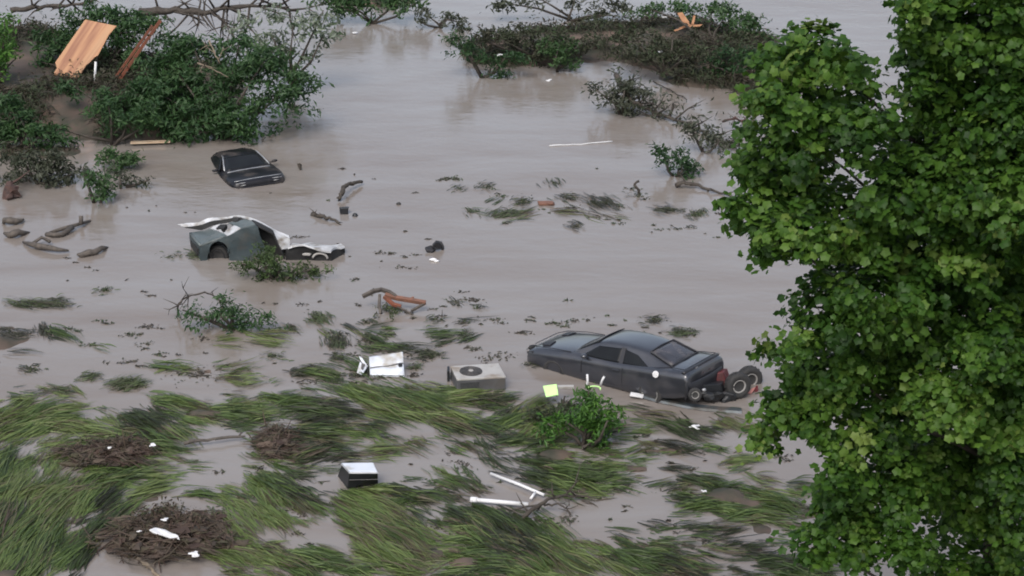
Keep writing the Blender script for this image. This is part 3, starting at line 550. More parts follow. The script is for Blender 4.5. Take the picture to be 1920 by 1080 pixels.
WEEDS = [  # centre, radii, lie, tone, label
 (245, 722, 40, 15, -22, .5, 'bright green grass tuft floating alone, larger of the two left of the arched branch weeds'), (175, 708, 24, 9, -8, .35, 'small grass tuft floating left of the larger bright tuft'),
 (60, 572, 50, 9, -3, .6, 'long low green weed streak at the left edge'), (105, 572, 28, 12, -5, .2, 'dark weed lump at the right end of the long green streak'),
 (85, 622, 14, 12, 70, .15, 'dark upright weed lump on the brown shallows at the left edge'), (30, 628, 36, 9, 2, .15, 'flat brown weed streak on the shallows at the left edge'),
 (60, 695, 14, 8, 10, .25, 'dark weed tuft on the lower part of the brown shallows'), (110, 733, 45, 5, -3, .3, 'thin dark weed strip above the left grass mat'),
 (515, 668, 18, 9, 4, .3, 'olive weed tuft midway between the arched branch and the white appliance'), (600, 600, 26, 9, 30, .3, 'drab weed wisp right of the half-drowned shrub'),
 (545, 618, 22, 6, 3, .35, 'flat weed tuft at the right tip of the half-drowned shrub'), (630, 645, 20, 24, 65, .25, 'tall drab weed wisp above left of the white appliance'),
 (632, 672, 20, 8, 0, .25, 'dark weed tuft at the foot of the tall drab wisp'), (695, 638, 17, 11, 15, .3, 'olive weed clump behind the white appliance'),
 (733, 630, 9, 6, 5, .2, 'small round weed clump behind the right end of the white appliance'), (710, 655, 30, 6, 0, .35, 'flat weed tuft touching the back of the white appliance'),
 (805, 668, 30, 14, 6, .25, 'dark olive weed clump behind the air conditioner, between it and the white appliance'), (778, 690, 18, 8, -5, .55, 'green weed clump right beside the white appliance'),
 (818, 600, 15, 7, 20, .2, 'dark hooked weed clump below right of the broken wooden frame'), (892, 578, 12, 7, 10, .2, 'dark weed lump right of the broken wooden frame'), (857, 572, 8, 6, 50, .15, 'small dark weed bit between frame and the lump on its right'),
 (872, 606, 16, 5, 4, .25, 'flat weed streak above the air conditioner'), (870, 628, 16, 8, 0, .35, 'pale green weed patch above the air conditioner'),
 (692, 606, 10, 6, 20, .15, 'small dark weed bit between the wooden frame and the white appliance'), (1232, 602, 20, 11, 12, .1, 'dark brown weed clump behind the roof of the grey coupe'), (1285, 625, 30, 12, 20, .2, 'olive weed streak behind the rear window of the grey coupe'),
 (1000, 683, 22, 8, 10, .4, 'green weed tuft at the nose of the grey coupe'), (880, 397, 9, 9, 60, .5, 'small round green tuft leftmost of the weed line right of centre'), (950, 400, 30, 12, 3, .3, 'widest olive tuft in the weed line right of centre'),
 (980, 380, 20, 12, 5, .35, 'upright olive tuft just right of the widest tuft in the weed line'), (915, 352, 18, 8, 10, .3, 'drab wisp on the upper left of the weed line'), (1040, 345, 10, 6, 30, .25, 'grey weed bit above the red-brown scrap in the weed line'),
 (1070, 372, 28, 6, 12, .35, 'long flat weed streak right of the red-brown scrap'), (1125, 382, 34, 10, 14, .4, 'pale green weed streak in the right part of the weed line'), (1155, 388, 14, 5, 10, .2, 'dark tip of the pale green weed streak'),
 (1262, 396, 36, 6, 8, .25, 'low dark weed streak left of the rightmost tuft of the weed line'), (1306, 402, 16, 14, 40, .3, 'rounded rightmost tuft of the weed line beside the big tree'), (1078, 427, 16, 8, 30, .1, 'dark brown weed lump floating alone below the weed line'),
 (862, 355, 9, 5, -10, .15, 'dark flat bit at the upper left end of the weed line'), (1070, 390, 16, 6, 5, .2, 'dark weed bit under the long flat streak'), (1195, 366, 12, 4, 0, .2, 'thin weed bit under the forked stick'),
 (380, 480, 22, 8, 0, .4, 'weed fringe along the front corner of the wrecked pickup'), (325, 483, 12, 8, 20, .3, 'small weed bit just left of the wrecked pickup'), (195, 545, 14, 8, 15, .25, 'drab weed bit floating alone in the left water'),
 (585, 690, 17, 5, 0, .05, 'black weed scrap left of the white appliance'), (570, 700, 30, 8, 4, .15, 'dark weed smear left of the white appliance'), (632, 712, 8, 14, 60, .15, 'dark upright weed bit near the left end of the white appliance'),
 (668, 706, 18, 8, 0, .1, 'dark brown weed clump at the left corner of the white appliance'), (960, 770, 22, 9, -10, .4, 'green weed tuft between the air conditioner and the lime panel'),
 (1300, 818, 16, 4, 0, .1, 'dark flat weed scrap below the mower'), (855, 705, 8, 9, 70, .1, 'dark weed bit at the left corner of the air conditioner')]
for w in WEEDS: weed(*w, group='weed clumps floating on the flood')
M['litter'] = leafmat('wet_litter', [(.03, .026, .02), (.055, .045, .035), (.045, .06, .03), (.06, .08, .04)], .55, .1)
# specks too small to tell apart
mb = MB()
def specks(n, x0, x1, y0, y1, big=1.0):
    while n > 0:
        k = min(n, int(rng.integers(1, 8))); n -= k; sz = rng.uniform(.5, 1.5); tint = rng.random(); X, Y = rng.uniform(x0, x1), rng.uniform(y0, y1); a = rng.normal(.12, .25)
        for _ in range(k):
            t = rng.normal(0, 30 * k ** .5); x, y = X + t * math.cos(a), Y + t * math.sin(a) + rng.normal(0, 4); c = G(x, y, .0); s = ppm(c); q = big * sz * rng.gamma(1.6, 2.2) / s
            m = int(3 + 230 * q); C = c + rng.normal(0, 1, (m, 3)) * (q * 1.7, q * .9, .008) + (0, 0, .012)
            leaves(mb, C, rng.normal(0, .3, (m, 3)) + (0, 0, 1), rng.uniform(.04, .15, m), np.clip(tint + rng.normal(0, .15, m), 0, 1))
            if rng.random() < .3: d = unit(rng.normal(size=3) * (1, .5, .1)) * (q * 2 + .1); mb.tube([c - d, c + rng.normal(0, .03, 3) + (0, 0, .03), c + d], [.006, .014, .006], 5, .1)
specks(40, 330, 700, 560, 720, .8); specks(48, 640, 1000, 560, 740, .9); specks(34, 850, 1330, 340, 430, .8); specks(28, 20, 330, 560, 760, .8); specks(26, 540, 800, 330, 530, .6); specks(40, 1040, 1480, 780, 900, .9)
specks(60, 430, 1000, 850, 1000, 1.0); specks(40, 980, 1400, 900, 1010, 1.0); specks(16, 1000, 1300, 580, 640, .7); specks(14, 150, 350, 370, 560, .6)
tag(mb.build('floating_litter', M['litter']), 'scattered leaf and bark litter drifting on the flood', 'litter', kind='stuff')

# ------------------------------------------------------------------ cars
def grid_mesh(mb, rows, closed=False):
    rows = np.asarray(rows, float); n, k, _ = rows.shape; i = np.arange(n * k).reshape(n, k)
    j = np.roll(i, -1, 1) if closed else i[:, 1:]; q = i if closed else i[:, :-1]
    F = np.stack([q[:-1], j[:-1], j[1:], q[1:]], -1).reshape(-1, 4)
    mb.add(rows.reshape(-1, 3), F)
    if closed: mb.F += [np.array([i[0][::-1]]) + mb.n - n * k, np.array([i[-1]]) + mb.n - n * k]
def loft(mb, secs):
    "half sections from the middle of the top round to the middle of the bottom, mirrored"
    rows = []
    for s in secs:
        s = np.asarray(s, float); m = s[1:-1][::-1] * (1, -1, 1); rows.append(np.concatenate([s, m]))
    grid_mesh(mb, rows, True)
def solid(o, sub=2, cut=None):
    "smooth the body, cut the wheel wells, keep the result"
    m = o.modifiers.new('s', 'SUBSURF'); m.levels = m.render_levels = sub
    cs = []
    for pts, rad, w in cut or []:
        mb = MB(); mb.tube([np.array(pts) - (0, w, 0), np.array(pts) + (0, w, 0)], rad, 28)
        c = mb.build('cutter', M['hole']); c.parent = o.parent; cs.append(c)
        b = o.modifiers.new('b', 'BOOLEAN'); b.operation = 'DIFFERENCE'; b.object = c; b.solver = 'EXACT'
    bpy.context.view_layer.update()
    me = bpy.data.meshes.new_from_object(o.evaluated_get(bpy.context.evaluated_depsgraph_get()))
    o.modifiers.clear(); o.data = me
    for p in me.polygons: p.use_smooth = True
    for c in cs: bpy.data.objects.remove(c)
    return o
def patch(mb, a, b, c, d, out, bulge=.03, n=8, th=.012):
    "a slightly bowed plate between four corners, pushed out by a little"
    a, b, c, d = [np.asarray(x, float) for x in (a, b, c, d)]; out = np.asarray(out, float); out /= np.linalg.norm(out)
    u = np.linspace(0, 1, n + 1); U, W = np.meshgrid(u, u)
    p = ((1 - U) * (1 - W))[..., None] * a + (U * (1 - W))[..., None] * b + (U * W)[..., None] * c + ((1 - U) * W)[..., None] * d
    p = p + out * (bulge * 4 * np.maximum(U * (1 - U), 0) * 1.0 + th)[..., None]
    q = p - out * (th * 2)
    i = np.arange((n + 1) ** 2).reshape(n + 1, n + 1); m = (n + 1) ** 2
    F = np.stack([i[:-1, :-1], i[:-1, 1:], i[1:, 1:], i[1:, :-1]], -1).reshape(-1, 4)
    e = np.concatenate([i[0], i[1:, -1], i[-1, -2::-1], i[-2:0:-1, 0]]); e2 = np.roll(e, -1)
    mb.add(np.concatenate([p.reshape(-1, 3), q.reshape(-1, 3)]), np.concatenate([F, F[:, ::-1] + m, np.stack([e, e + m, e2 + m, e2], -1)]))
def wheel(root, c, rad, w, rimmat='rim', axis=(0, 1, 0), hub=.58):
    ax = np.asarray(axis, float); ax /= np.linalg.norm(ax); c = np.asarray(c, float)
    u = unit(np.cross(ax, (0, 0, 1.0) if abs(ax[2]) < .9 else (1.0, 0, 0))); v = np.cross(ax, u)
    def ring(prof, seg=28):
        a = np.linspace(0, 2 * math.pi, seg, endpoint=False)
        return np.stack([c + ax * o + r * (np.cos(a)[:, None] * u + np.sin(a)[:, None] * v) for o, r in prof])
    h = w / 2
    mb = MB(); rows = ring([(-h * .7, rad * hub), (-h, rad * (hub + .1)), (-h, rad * .88), (-h * .75, rad * .98), (-h * .2, rad), (h * .2, rad), (h * .75, rad * .98), (h, rad * .88), (h, rad * (hub + .1)), (h * .7, rad * hub)])
    grid_mesh(mb, rows, True)
    if rad < .34 and w > .25: 
        for k in range(18):
            a = k / 18 * 2 * math.pi; mb.box(c + rad * 1.0 * (math.cos(a) * u + math.sin(a) * v), (.04, .04, .04), (k, .5 * k, 0))
    t = mb.build('wheel', M['rubber'], root, smooth=True)
    mb = MB(); rows = ring([(h * .55, rad * hub * .99), (h * .92, rad * (hub + .03)), (h * .92, rad * hub * .92), (h * .3, rad * hub * .75), (h * .35, rad * hub * .35), (h * .6, rad * hub * .28), (h * .6, .004)]); grid_mesh(mb, rows)
    rows = ring([(-h * .55, rad * hub * .99), (-h * .92, rad * (hub + .03)), (-h * .92, rad * hub * .92), (-h * .3, rad * hub * .75), (-h * .3, .004)]); grid_mesh(mb, rows)
    mb.build('rim', M[rimmat], t, smooth=True)
    return t
def sec(x, w, zt, zs, zb, crown=.0):
    return [(x, 0, zt + crown), (x, .45 * w, zt + crown * .8), (x, .8 * w, zt * .8 + zs * .2), (x, .93 * w, zs + .02), (x, .995 * w, zs - .07), (x, w, zs * .62 + zb * .38), (x, .985 * w, zs * .35 + zb * .65), (x, .95 * w, zb + .06), (x, .86 * w, zb), (x, 0, zb)]
def coupe():
    r = thing('muscle_car', 'dark grey two-door coupe stranded nose down, with a white fuel cap on its flank', 'car', (.835, 48.83, -.47))
    r.rotation_mode = 'XYZ'
    # yaw, then pitch, then roll
    r.rotation_euler = (R(3.3), R(3.51), R(144.2))
    S = [(0, .70, .66, .58, .36), (.03, .80, .74, .66, .28), (.16, .88, .82, .74, .22), (.5, .93, .89, .81, .2), (1.0, .95, .95, .86, .2), (1.5, .955, .985, .9, .2), (1.75, .955, 1.0, .91, .2), (2.3, .95, .98, .92, .2),
         (2.9, .95, .98, .93, .2), (3.35, .958, 1.0, .97, .2), (3.8, .97, 1.03, 1.0, .2), (4.3, .965, 1.08, 1.02, .24), (4.7, .945, 1.1, 1.03, .32), (4.88, .93, 1.105, 1.03, .38), (4.95, .92, 1.09, 1.02, .4), (5.0, .9, 1.03, .98, .42), (5.015, .89, .98, .94, .44), (5.02, .86, .93, .9, .47)]
    mb = MB(); loft(mb, [sec(-d, w, a, b, c, .02 if .3 < d < 4.8 else 0) for d, w, a, b, c in S])
    body = mb.build('body', M['paint'], r)
    solid(body, 2, [((-.98, .85, .34), .38, .3), ((-.98, -.85, .34), .38, .3), ((-3.93, .85, .36), .39, .3), ((-3.93, -.85, .36), .39, .3)])
    C = [(1.46, .985, .70, .80, .92), (1.62, 1.02, .71, .81, .92), (1.95, 1.215, .67, .825, .92), (2.2, 1.335, .635, .83, .92), (2.4, 1.375, .62, .835, .92), (2.9, 1.4, .61, .84, .93), (3.35, 1.37, .6, .85, .95), (3.72, 1.32, .575, .855, .97), (4.02, 1.225, .575, .85, .98), (4.38, 1.1, .61, .83, .98), (4.6, 1.065, .63, .8, .98)]
    mb = MB()
    loft(mb, [[(-d, 0, zt + .015), (-d, .5 * yt, zt + .01), (-d, .86 * yt, zt - .008), (-d, yt, zt - .05 * min(1, (zt - .95) * 3)), (-d, yt + (yb - yt) * .3, zt + (zb - zt) * .35), (-d, yt + (yb - yt) * .75, zt + (zb - zt) * .75), (-d, yb, zb), (-d, yb * .9, zb - .12), (-d, 0, zb - .12)] for d, zt, yt, yb, zb in C])
    roof = mb.build('roof', M['paint'], r); solid(roof, 2)
    # glass follows the cabin's surface
    mb = MB(); patch(mb, (-1.6, .70, 1.0), (-1.6, -.70, 1.0), (-2.2, -.59, 1.33), (-2.2, .59, 1.33), (.55, 0, .84), .035); mb.build('windshield', M['glass'], r, smooth=True)
    mb = MB(); patch(mb, (-3.74, .52, 1.31), (-3.74, -.52, 1.31), (-4.38, -.60, 1.1), (-4.38, .60, 1.1), (-.45, 0, .9), .02); mb.build('rear_window', M['glassr'], r, smooth=True)
    for s in (1, -1):
        def q(d, f):
            ds = np.array([c[0] for c in C]); it = lambda k: np.interp(d, ds, [c[k] for c in C])
            zt, yt, yb, zb = it(1), it(2), it(3), it(4); return (-d, s * (yt + (yb - yt) * f), zt - .04 + (zb - zt + .04) * f)
        mb = MB()
        patch(mb, q(1.8, .95), q(3.0, .95), q(2.98, .15), q(2.26, .18), (0, s, .45), .012); g = mb.build('door_window', M['glass'], r, smooth=True)
        mb = MB(); patch(mb, q(3.015, .95), q(3.86, .93), q(3.42, .3), q(2.995, .15), (0, s, .45), .008); mb.build('quarter_window', M['glass'], r, smooth=True)
        mb = MB(); patch(mb, q(2.95, .98), q(3.07, .98), q(3.05, .1), q(2.93, .1), (0, s, .45), .0, th=.024); mb.build('door_pillar', M['paintd'], r)
        mb = MB(); mb.lump((-2.0, s * 1.0, 1.0), (.09, .1, .07), .5, .1); mb.box((-2.0, s * .92, .97), (.06, .12, .03)); mb.build('mirror', M['paint'], r, smooth=True)
        mb = MB(); mb.tube([(-1.86, s * .958, .52), (-1.87, s * .958, .86)], .006, 5); mb.tube([(-3.1, s * .958, .45), (-3.12, s * .956, .9)], .006, 5); mb.tube([(-1.86, s * .952, .36), (-3.1, s * .952, .36)], .006, 5); mb.build('door_seam', M['paintd'], r)
        mb = MB(); mb.box((-2.93, s * .965, .8), (.2, .03, .035)); bevel(mb.build('door_handle', M['paint'], r), .008)
        for d, z, k in ((.98, .34, 'paintd'), (3.93, .36, 'alloy')): wheel(r, (-d, s * .83, z), .35, .24, k, axis=(0, s, 0), hub=.66)
        mb = MB(); patch(mb, (-.035, s * .72, .62), (-.015, s * .36, .64), (-.06, s * .36, .74), (-.11, s * .74, .72), (1, s * .12, .2), .01); mb.build('headlight', M['lamp'] if s < 0 else M['hole'], r, smooth=True)
        mb = MB(); patch(mb, (-.42, s * .62, .885), (-.42, s * .28, .9), (-.62, s * .28, .925), (-.66, s * .62, .915), (.1, 0, 1), .012); mb.build('hood_scoop', M['paintd'], r, smooth=True)
        mb = MB(); patch(mb, (-5.012, s * .12, .9), (-4.99, s * .76, .9), (-4.965, s * .78, 1.0), (-4.985, s * .12, 1.01), (-1, 0, .1), .0); mb.build('taillight', M['tail'], r)
    for nm, loop in (('trunk_seam', [(-4.36, .66, 1.1), (-4.5, .72, 1.105), (-4.84, .76, 1.125), (-4.84, -.76, 1.125), (-4.5, -.72, 1.105), (-4.36, -.66, 1.1)]), ('hood_seam', [(-1.45, .8, .955), (-.9, .79, .935), (-.3, .74, .865), (-.12, .5, .84), (-.12, -.5, .84), (-.3, -.74, .865), (-.9, -.79, .935), (-1.45, -.8, .955)]),
                     ('rear_window_trim', [(-3.72, .54, 1.325), (-4.4, .63, 1.1), (-4.42, 0, 1.125), (-4.4, -.63, 1.1), (-3.72, -.54, 1.325), (-3.7, 0, 1.345), (-3.72, .54, 1.325)])):
        mb = MB(); mb.tube(loop, .011 if 'seam' in nm else .024, 5); mb.build(nm, M['paintd'], r)
    mb = MB(); mb.box((-.2, .74, .66), (.3, .18, .12), (0, .3, -.4)); mb.lump((-.1, .62, .76), (.12, .1, .05), .5, .8); mb.build('smashed_fascia', M['hole'], r)
    mb = MB(); patch(mb, (-.012, -.62, .5), (-.012, .62, .5), (-.045, .66, .7), (-.045, -.66, .7), (1, 0, .2), .02); mb.build('grille', M['hole'], r)
    mb = MB(); mb.tube([(-4.9 + .05 * (y / .86) ** 4, y, 1.105 - .035 * (abs(y) / .86) ** 3) for y in np.linspace(-.86, .86, 21)], .05, 8, flat=.5); mb.build('spoiler', M['paintd'], r, smooth=True)
    mb = MB()
    rows = [[(-4.88 - .17 * math.cos(a * .95), .9 * math.sin(a) if abs(a) < 1.3 else .91 * math.copysign(1, a), z) for a in np.linspace(-1.35, 1.35, 19)] for z in (.40, .5, .66, .78, .8)]
    rows = [[(x - .02 * (k in (1, 2, 3)), y, z) for x, y, z in rw] for k, rw in enumerate(rows)]; grid_mesh(mb, rows)
    o = mb.build('rear_bumper', M['paintd'], r, smooth=True); sd_ = o.modifiers.new('t', 'SOLIDIFY'); sd_.thickness = .03
    mb = MB(); mb.tube([(-4.13, .955, .93), (-4.13, .99, .935)], .088, 20); mb.tube([(-4.13, .985, .935), (-4.13, 1.0, .936)], .05, 16); bevel(mb.build('fuel_cap', M['whiteplastic'], r, smooth=False), .01)
    mb = MB(); mb.box((-4.95, .35, 1.09), (.02, .1, .03)); mb.build('trunk_glint', M['chrome'], r)  # small bright chip placed for a glint on the trunk edge
    mb = MB()
    for s in (1, -1): mb.tube([(-1.56, s * .1, .995), (-1.72, s * .5 - .1, 1.075)], .012, 5)
    mb.build('wiper', M['paintd'], r)
    mb = MB(); mb.tube([(-1.52, y, 1.0 - .05 * (y / .75) ** 2) for y in np.linspace(-.75, .75, 11)], .035, 6, flat=.4); mb.build('cowl', M['hole'], r, smooth=True)
    return r
coupe()
def sedan():
    p = G(486, 351, 0)
    r = thing('black_sedan', 'black sedan sunk to its windows below the toppled tree, front towards us', 'car', p)
    r.rotation_euler = (R(2), R(-9), R(-67)); r.scale = (1, 1.1, .8)
    r.location = Vector(p) + Vector((.05, .1, -.36))
    S = [(0, .62, .62, .56, .3), (.04, .74, .7, .64, .24), (.2, .84, .76, .7, .2), (.6, .88, .84, .78, .2), (1.1, .89, .89, .83, .2), (1.5, .89, .92, .86, .2), (2.4, .89, .93, .88, .2), (3.4, .89, .95, .9, .2), (4.1, .88, .98, .92, .24), (4.5, .84, .97, .9, .3), (4.65, .76, .9, .84, .36)]
    mb = MB(); loft(mb, [sec(-d, *v, .02) for d, *v in S]); b = mb.build('body', M['blackpaint'], r); solid(b, 2, [((-.85, .8, .33), .36, .3), ((-.85, -.8, .33), .36, .3), ((-3.6, .8, .33), .36, .3), ((-3.6, -.8, .33), .36, .3)])
    C = [(1.2, .9, .68, .76, .85), (1.4, .95, .68, .77, .86), (1.8, 1.19, .6, .79, .86), (2.1, 1.35, .55, .8, .87), (2.5, 1.41, .54, .8, .88), (3.0, 1.4, .53, .8, .88), (3.3, 1.34, .52, .8, .89), (3.7, 1.1, .56, .78, .9), (3.95, .98, .6, .75, .9)]
    mb = MB(); loft(mb, [[(-d, 0, zt + .015), (-d, .5 * yt, zt + .01), (-d, .86 * yt, zt - .008), (-d, yt, zt - .04 * min(1, (zt - .9) * 3)), (-d, yt + (yb - yt) * .35, zt + (zb - zt) * .4), (-d, yb, zb), (-d, 0, zb - .1)] for d, zt, yt, yb, zb in C])
    o = mb.build('roof', M['blackpaint'], r); solid(o, 2)
    mb = MB(); patch(mb, (-1.38, .66, .935), (-1.38, -.66, .935), (-2.08, -.5, 1.33), (-2.08, .5, 1.33), (.5, 0, .86), .03); mb.build('windshield', M['glass'], r, smooth=True)
    for s in (1, -1):
        mb = MB(); mb.tube([(-1.42, s * .70, .955), (-1.8, s * .62, 1.19), (-2.1, s * .545, 1.36), (-2.3, s * .53, 1.4)], .022, 6)  # pale strips draw the highlight along the windscreen pillars
        mb.build('pillar_highlight', M['chrome'], r, smooth=True)
    mb = MB(); patch(mb, (-3.34, .46, 1.33), (-3.34, -.46, 1.33), (-3.9, -.55, 1.0), (-3.9, .55, 1.0), (-.5, 0, .86), .02); mb.build('rear_window', M['glass'], r, smooth=True)
    for s in (1, -1):
        mb = MB(); patch(mb, (-1.7, s * .775, .93), (-3.5, s * .775, .93), (-3.2, s * .575, 1.3), (-2.1, s * .59, 1.3), (0, s, .45), .01); mb.build('side_window', M['glass'], r, smooth=True)
        mb = MB(); patch(mb, (-.05, s * .68, .56), (-.02, s * .4, .57), (-.05, s * .4, .68), (-.1, s * .7, .67), (1, s * .15, .3), .015); mb.build('headlight', M['lamp'], r, smooth=True)
        mb = MB(); mb.lump((-.02, s * .6, .42), (.04, .13, .035), .5, .1); mb.build('fog_light', M['lamp'], r, smooth=True)
        for d in (.85, 3.6): wheel(r, (-d, s * .74, .33), .32, .2, 'paintd', axis=(0, s, 0))
        mb = MB(); mb.lump((-1.65, s * .93, .98), (.07, .1, .06), .5, .1); mb.box((-1.65, s * .84, .95), (.05, .14, .03)); mb.build('mirror', M['blackpaint'], r, smooth=True)
    mb = MB(); mb.tube([(-.18, y, .765 - .04 * y * y) for y in np.linspace(-.72, .72, 11)], .018, 6); mb.tube([(-1.25, y, .925 - .05 * y * y) for y in np.linspace(-.66, .66, 11)], .02, 6); mb.build('hood_trim', M['chrome'], r, smooth=True)
    mb = MB(); mb.tube([(-.0, y, .47) for y in np.linspace(-.7, .7, 9)], .05, 8); mb.build('bumper', M['blackpaint'], r, smooth=True)
sedan()

def pickup():
    o = G(440, 488, 0); Yn = o[1]; Yf = Yn + 1.35
    r = thing('wrecked_pickup', 'crushed slate-green and white pickup, its roof torn open, half sunk left of centre', 'pickup', o)
    N = lambda x, y, d=0: P(x, y, Yn + d)
    D = np.array([0, 0, -.5])
    def part(name, m, pts, th=.04, bev=.01):
        mb = MB(); mb.sheet(pts, th); ob = mb.build(name, M[m], r, o); bm = bmesh.new(); bm.from_mesh(ob.data)
        bmesh.ops.triangulate(bm, faces=bm.faces[:])
        for _ in range(3):
            le = [e for e in bm.edges if e.calc_length() > .16]
            if le: bmesh.ops.subdivide_edges(bm, edges=le, cuts=1); bmesh.ops.triangulate(bm, faces=[f for f in bm.faces if len(f.verts) > 3])
        amp = .05 if m == 'dirtywhite' else .03
        for v in bm.verts:
            c = v.co; w = math.sin(c.x * 5.1 + c.z * 3 + 1) + math.sin(c.x * 2.3 - c.z * 7.3 + c.y * 4) + .7 * math.sin(c.x * 11 + c.y * 6 + c.z * 9)
            v.co += Vector((.25 * w * amp, -.6 * w * amp, .55 * math.sin(c.x * 7 + c.y * 5) * amp))
        bm.to_mesh(ob.data); bm.free(); return ob
    # near flank: outline with the wheel well cut into its lower edge
    arch = [(410 + 19 * math.cos(a), 470 - 19 * math.sin(a)) for a in np.linspace(math.pi * 1.08, -math.pi * .08, 13)]
    top = [(376, 462), (398, 452), (425, 442.5), (452, 431), (479, 421), (484, 426), (487, 440), (494, 458), (508, 480)]
    pts = [N(374, 500)] + [N(x, y) for x, y in top] + [N(512, 500), N(431, 500), N(430, 480)] + [N(x, y) for x, y in arch[::-1]] + [N(390, 480), N(389, 500)]
    part('side_panel', 'teal', pts, .06)
    mb = MB(); q = [N(x, y, -.04) for x, y in arch]; mb.tube(q, .035, 6); mb.build('wheel_arch', M['teal'], r, o, smooth=True)
    mb = MB(); q = N(410, 478, .25); 
    wheel(r, q - o, .31, .22, 'paintd', axis=(0, -1, 0))
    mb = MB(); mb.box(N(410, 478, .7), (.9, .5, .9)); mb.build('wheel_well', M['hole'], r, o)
    # hood, nose
    part('hood', 'teal_lit', [N(376, 461), N(425, 442), P(407, 428, Yf), P(357, 438.5, Yf - .25)], .06, .02)
    mb = MB(); mb.tube([N(376, 460.5, -.02), P(357, 438, Yf - .25)], .045, 6); mb.tube([N(376, 460.5, -.02), N(424, 442.5, -.02)], .03, 6); mb.build('hood_edge', M['teal_lit'], r, o, smooth=True)
    part('front_panel', 'teal', [N(376, 463), P(356.5, 441, Yf - .25), P(361, 480, Yf - .25), N(378, 500)], .05)
    mb = MB(); mb.sheet([N(372, 466, .1), P(359.5, 450, Yf - .35), P(361, 462, Yf - .35), N(373, 478, .1)], .1); mb.build('grille', M['hole'], r, o)
    # smashed windscreen and dashboard
    part('windshield', 'dirtywhite', [N(425, 442, .03), N(452, 430.5, .03), P(440, 424, Yn + .55), P(419, 436, Yn + .45)], .03)
    part('dashboard', 'teal_lit', [N(452, 430.5, .03), N(479, 420.5, .03), P(468, 411, Yn + .9), P(430, 418, Yn + 1.0), P(440, 425, Yn + .5)], .04)
    part('crumpled_lining', 'dirtywhite', [P(396, 431, Yf - .1), P(412, 421, Yf), P(430, 418, Yf - .1), P(423, 425, Yf - .3), P(412, 430, Yf - .35), P(419, 437, Yn + .4)], .05)
    part('torn_lining', 'dirtywhite', [P(430, 421, Yf - .3), P(452, 413, Yf - .2), P(463, 412, Yf - .4), P(452, 421, Yf - .6), P(436, 424, Yf - .6)], .05)
    mb = MB(); mb.sheet([P(406, 431, Yf - .45), P(414, 424, Yf - .2), P(426, 424, Yf - .3), P(420, 432, Yf - .6)], .12); mb.build('broken_window', M['hole'], r, o)
    mb = MB(); mb.sheet([P(442, 414, Yf - .26), P(449, 411.5, Yf - .22), P(447, 416.5, Yf - .42), P(440, 417.5, Yf - .42)], .1); mb.build('vent_hole', M['hole'], r, o)
    # far roof rail peeled up: white above, dark beneath
    part('roof_rail', 'dirtywhite', [P(333, 423, Yf + .12), P(352, 419.5, Yf + .12), P(400, 411, Yf + .12), P(437, 404, Yf + .12), P(437, 408, Yf), P(405, 416, Yf), P(372, 424, Yf), P(345, 427.5, Yf)], .03)
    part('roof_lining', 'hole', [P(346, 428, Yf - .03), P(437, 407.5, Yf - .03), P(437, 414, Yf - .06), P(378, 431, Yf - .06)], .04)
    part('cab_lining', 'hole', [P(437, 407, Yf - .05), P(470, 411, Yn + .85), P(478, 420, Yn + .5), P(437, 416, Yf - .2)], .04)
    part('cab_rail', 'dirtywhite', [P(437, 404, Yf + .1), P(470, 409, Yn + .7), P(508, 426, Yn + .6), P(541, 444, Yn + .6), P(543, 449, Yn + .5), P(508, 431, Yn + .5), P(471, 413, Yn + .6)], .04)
    part('cab_back', 'hole', [N(480, 421, .06), P(472, 412, Yn + .55), P(509, 430, Yn + .5), P(512, 433, Yn + .4), P(528, 466, Yn + .35), N(534, 486, .06), N(512, 440, .06)], .04)  # near-black colour stands for the shadow inside the door opening
    part('cab_shade', 'hole', [P(477, 419, Yn + .45), P(511, 434, Yn + .45), P(537, 470, Yn + .4), P(537, 496, Yn + .4), P(470, 496, Yn + .4)], .04)  # dark sheet behind the gap stands for the shade inside the cab
    part('bent_door', 'dirtywhite', [P(509, 432, Yn + .35), P(543, 449, Yn + .4), P(543, 463, Yn + .25), P(528, 466, Yn + .1), P(516, 450, Yn + .2)], .04)
    # load bed
    part('bed_rail', 'dirtywhite', [N(540, 464, -.1), N(552, 461.5, -.1), N(569, 460, -.1), N(585, 464, -.12), N(621, 474, -.15), N(633, 465, .3), N(646, 463, .5), N(640, 460.5, .9), N(600, 458, 1.0), N(579, 457, 1.0), N(556, 459, .8)], .05)
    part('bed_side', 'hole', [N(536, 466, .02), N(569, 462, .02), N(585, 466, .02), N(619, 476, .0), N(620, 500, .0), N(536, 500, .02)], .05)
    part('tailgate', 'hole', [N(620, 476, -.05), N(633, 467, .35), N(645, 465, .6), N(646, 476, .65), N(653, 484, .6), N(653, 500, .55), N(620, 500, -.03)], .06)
    mb = MB(); mb.tube([N(588 + 0, 480, -.08)] + [N(600 + 14 * math.cos(a), 485 - 10 * math.sin(a), -.08) for a in np.linspace(math.pi * .95, .0, 11)], .035, 6); mb.lump(N(575, 477, -.08), (.14, .05, .05), .5, .5); mb.build('fender_lip', M['acwhite'], r, o, smooth=True)
    wheel(r, N(600, 491, .12) - o, .27, .2, 'paintd', axis=(0, -1, 0))
pickup()

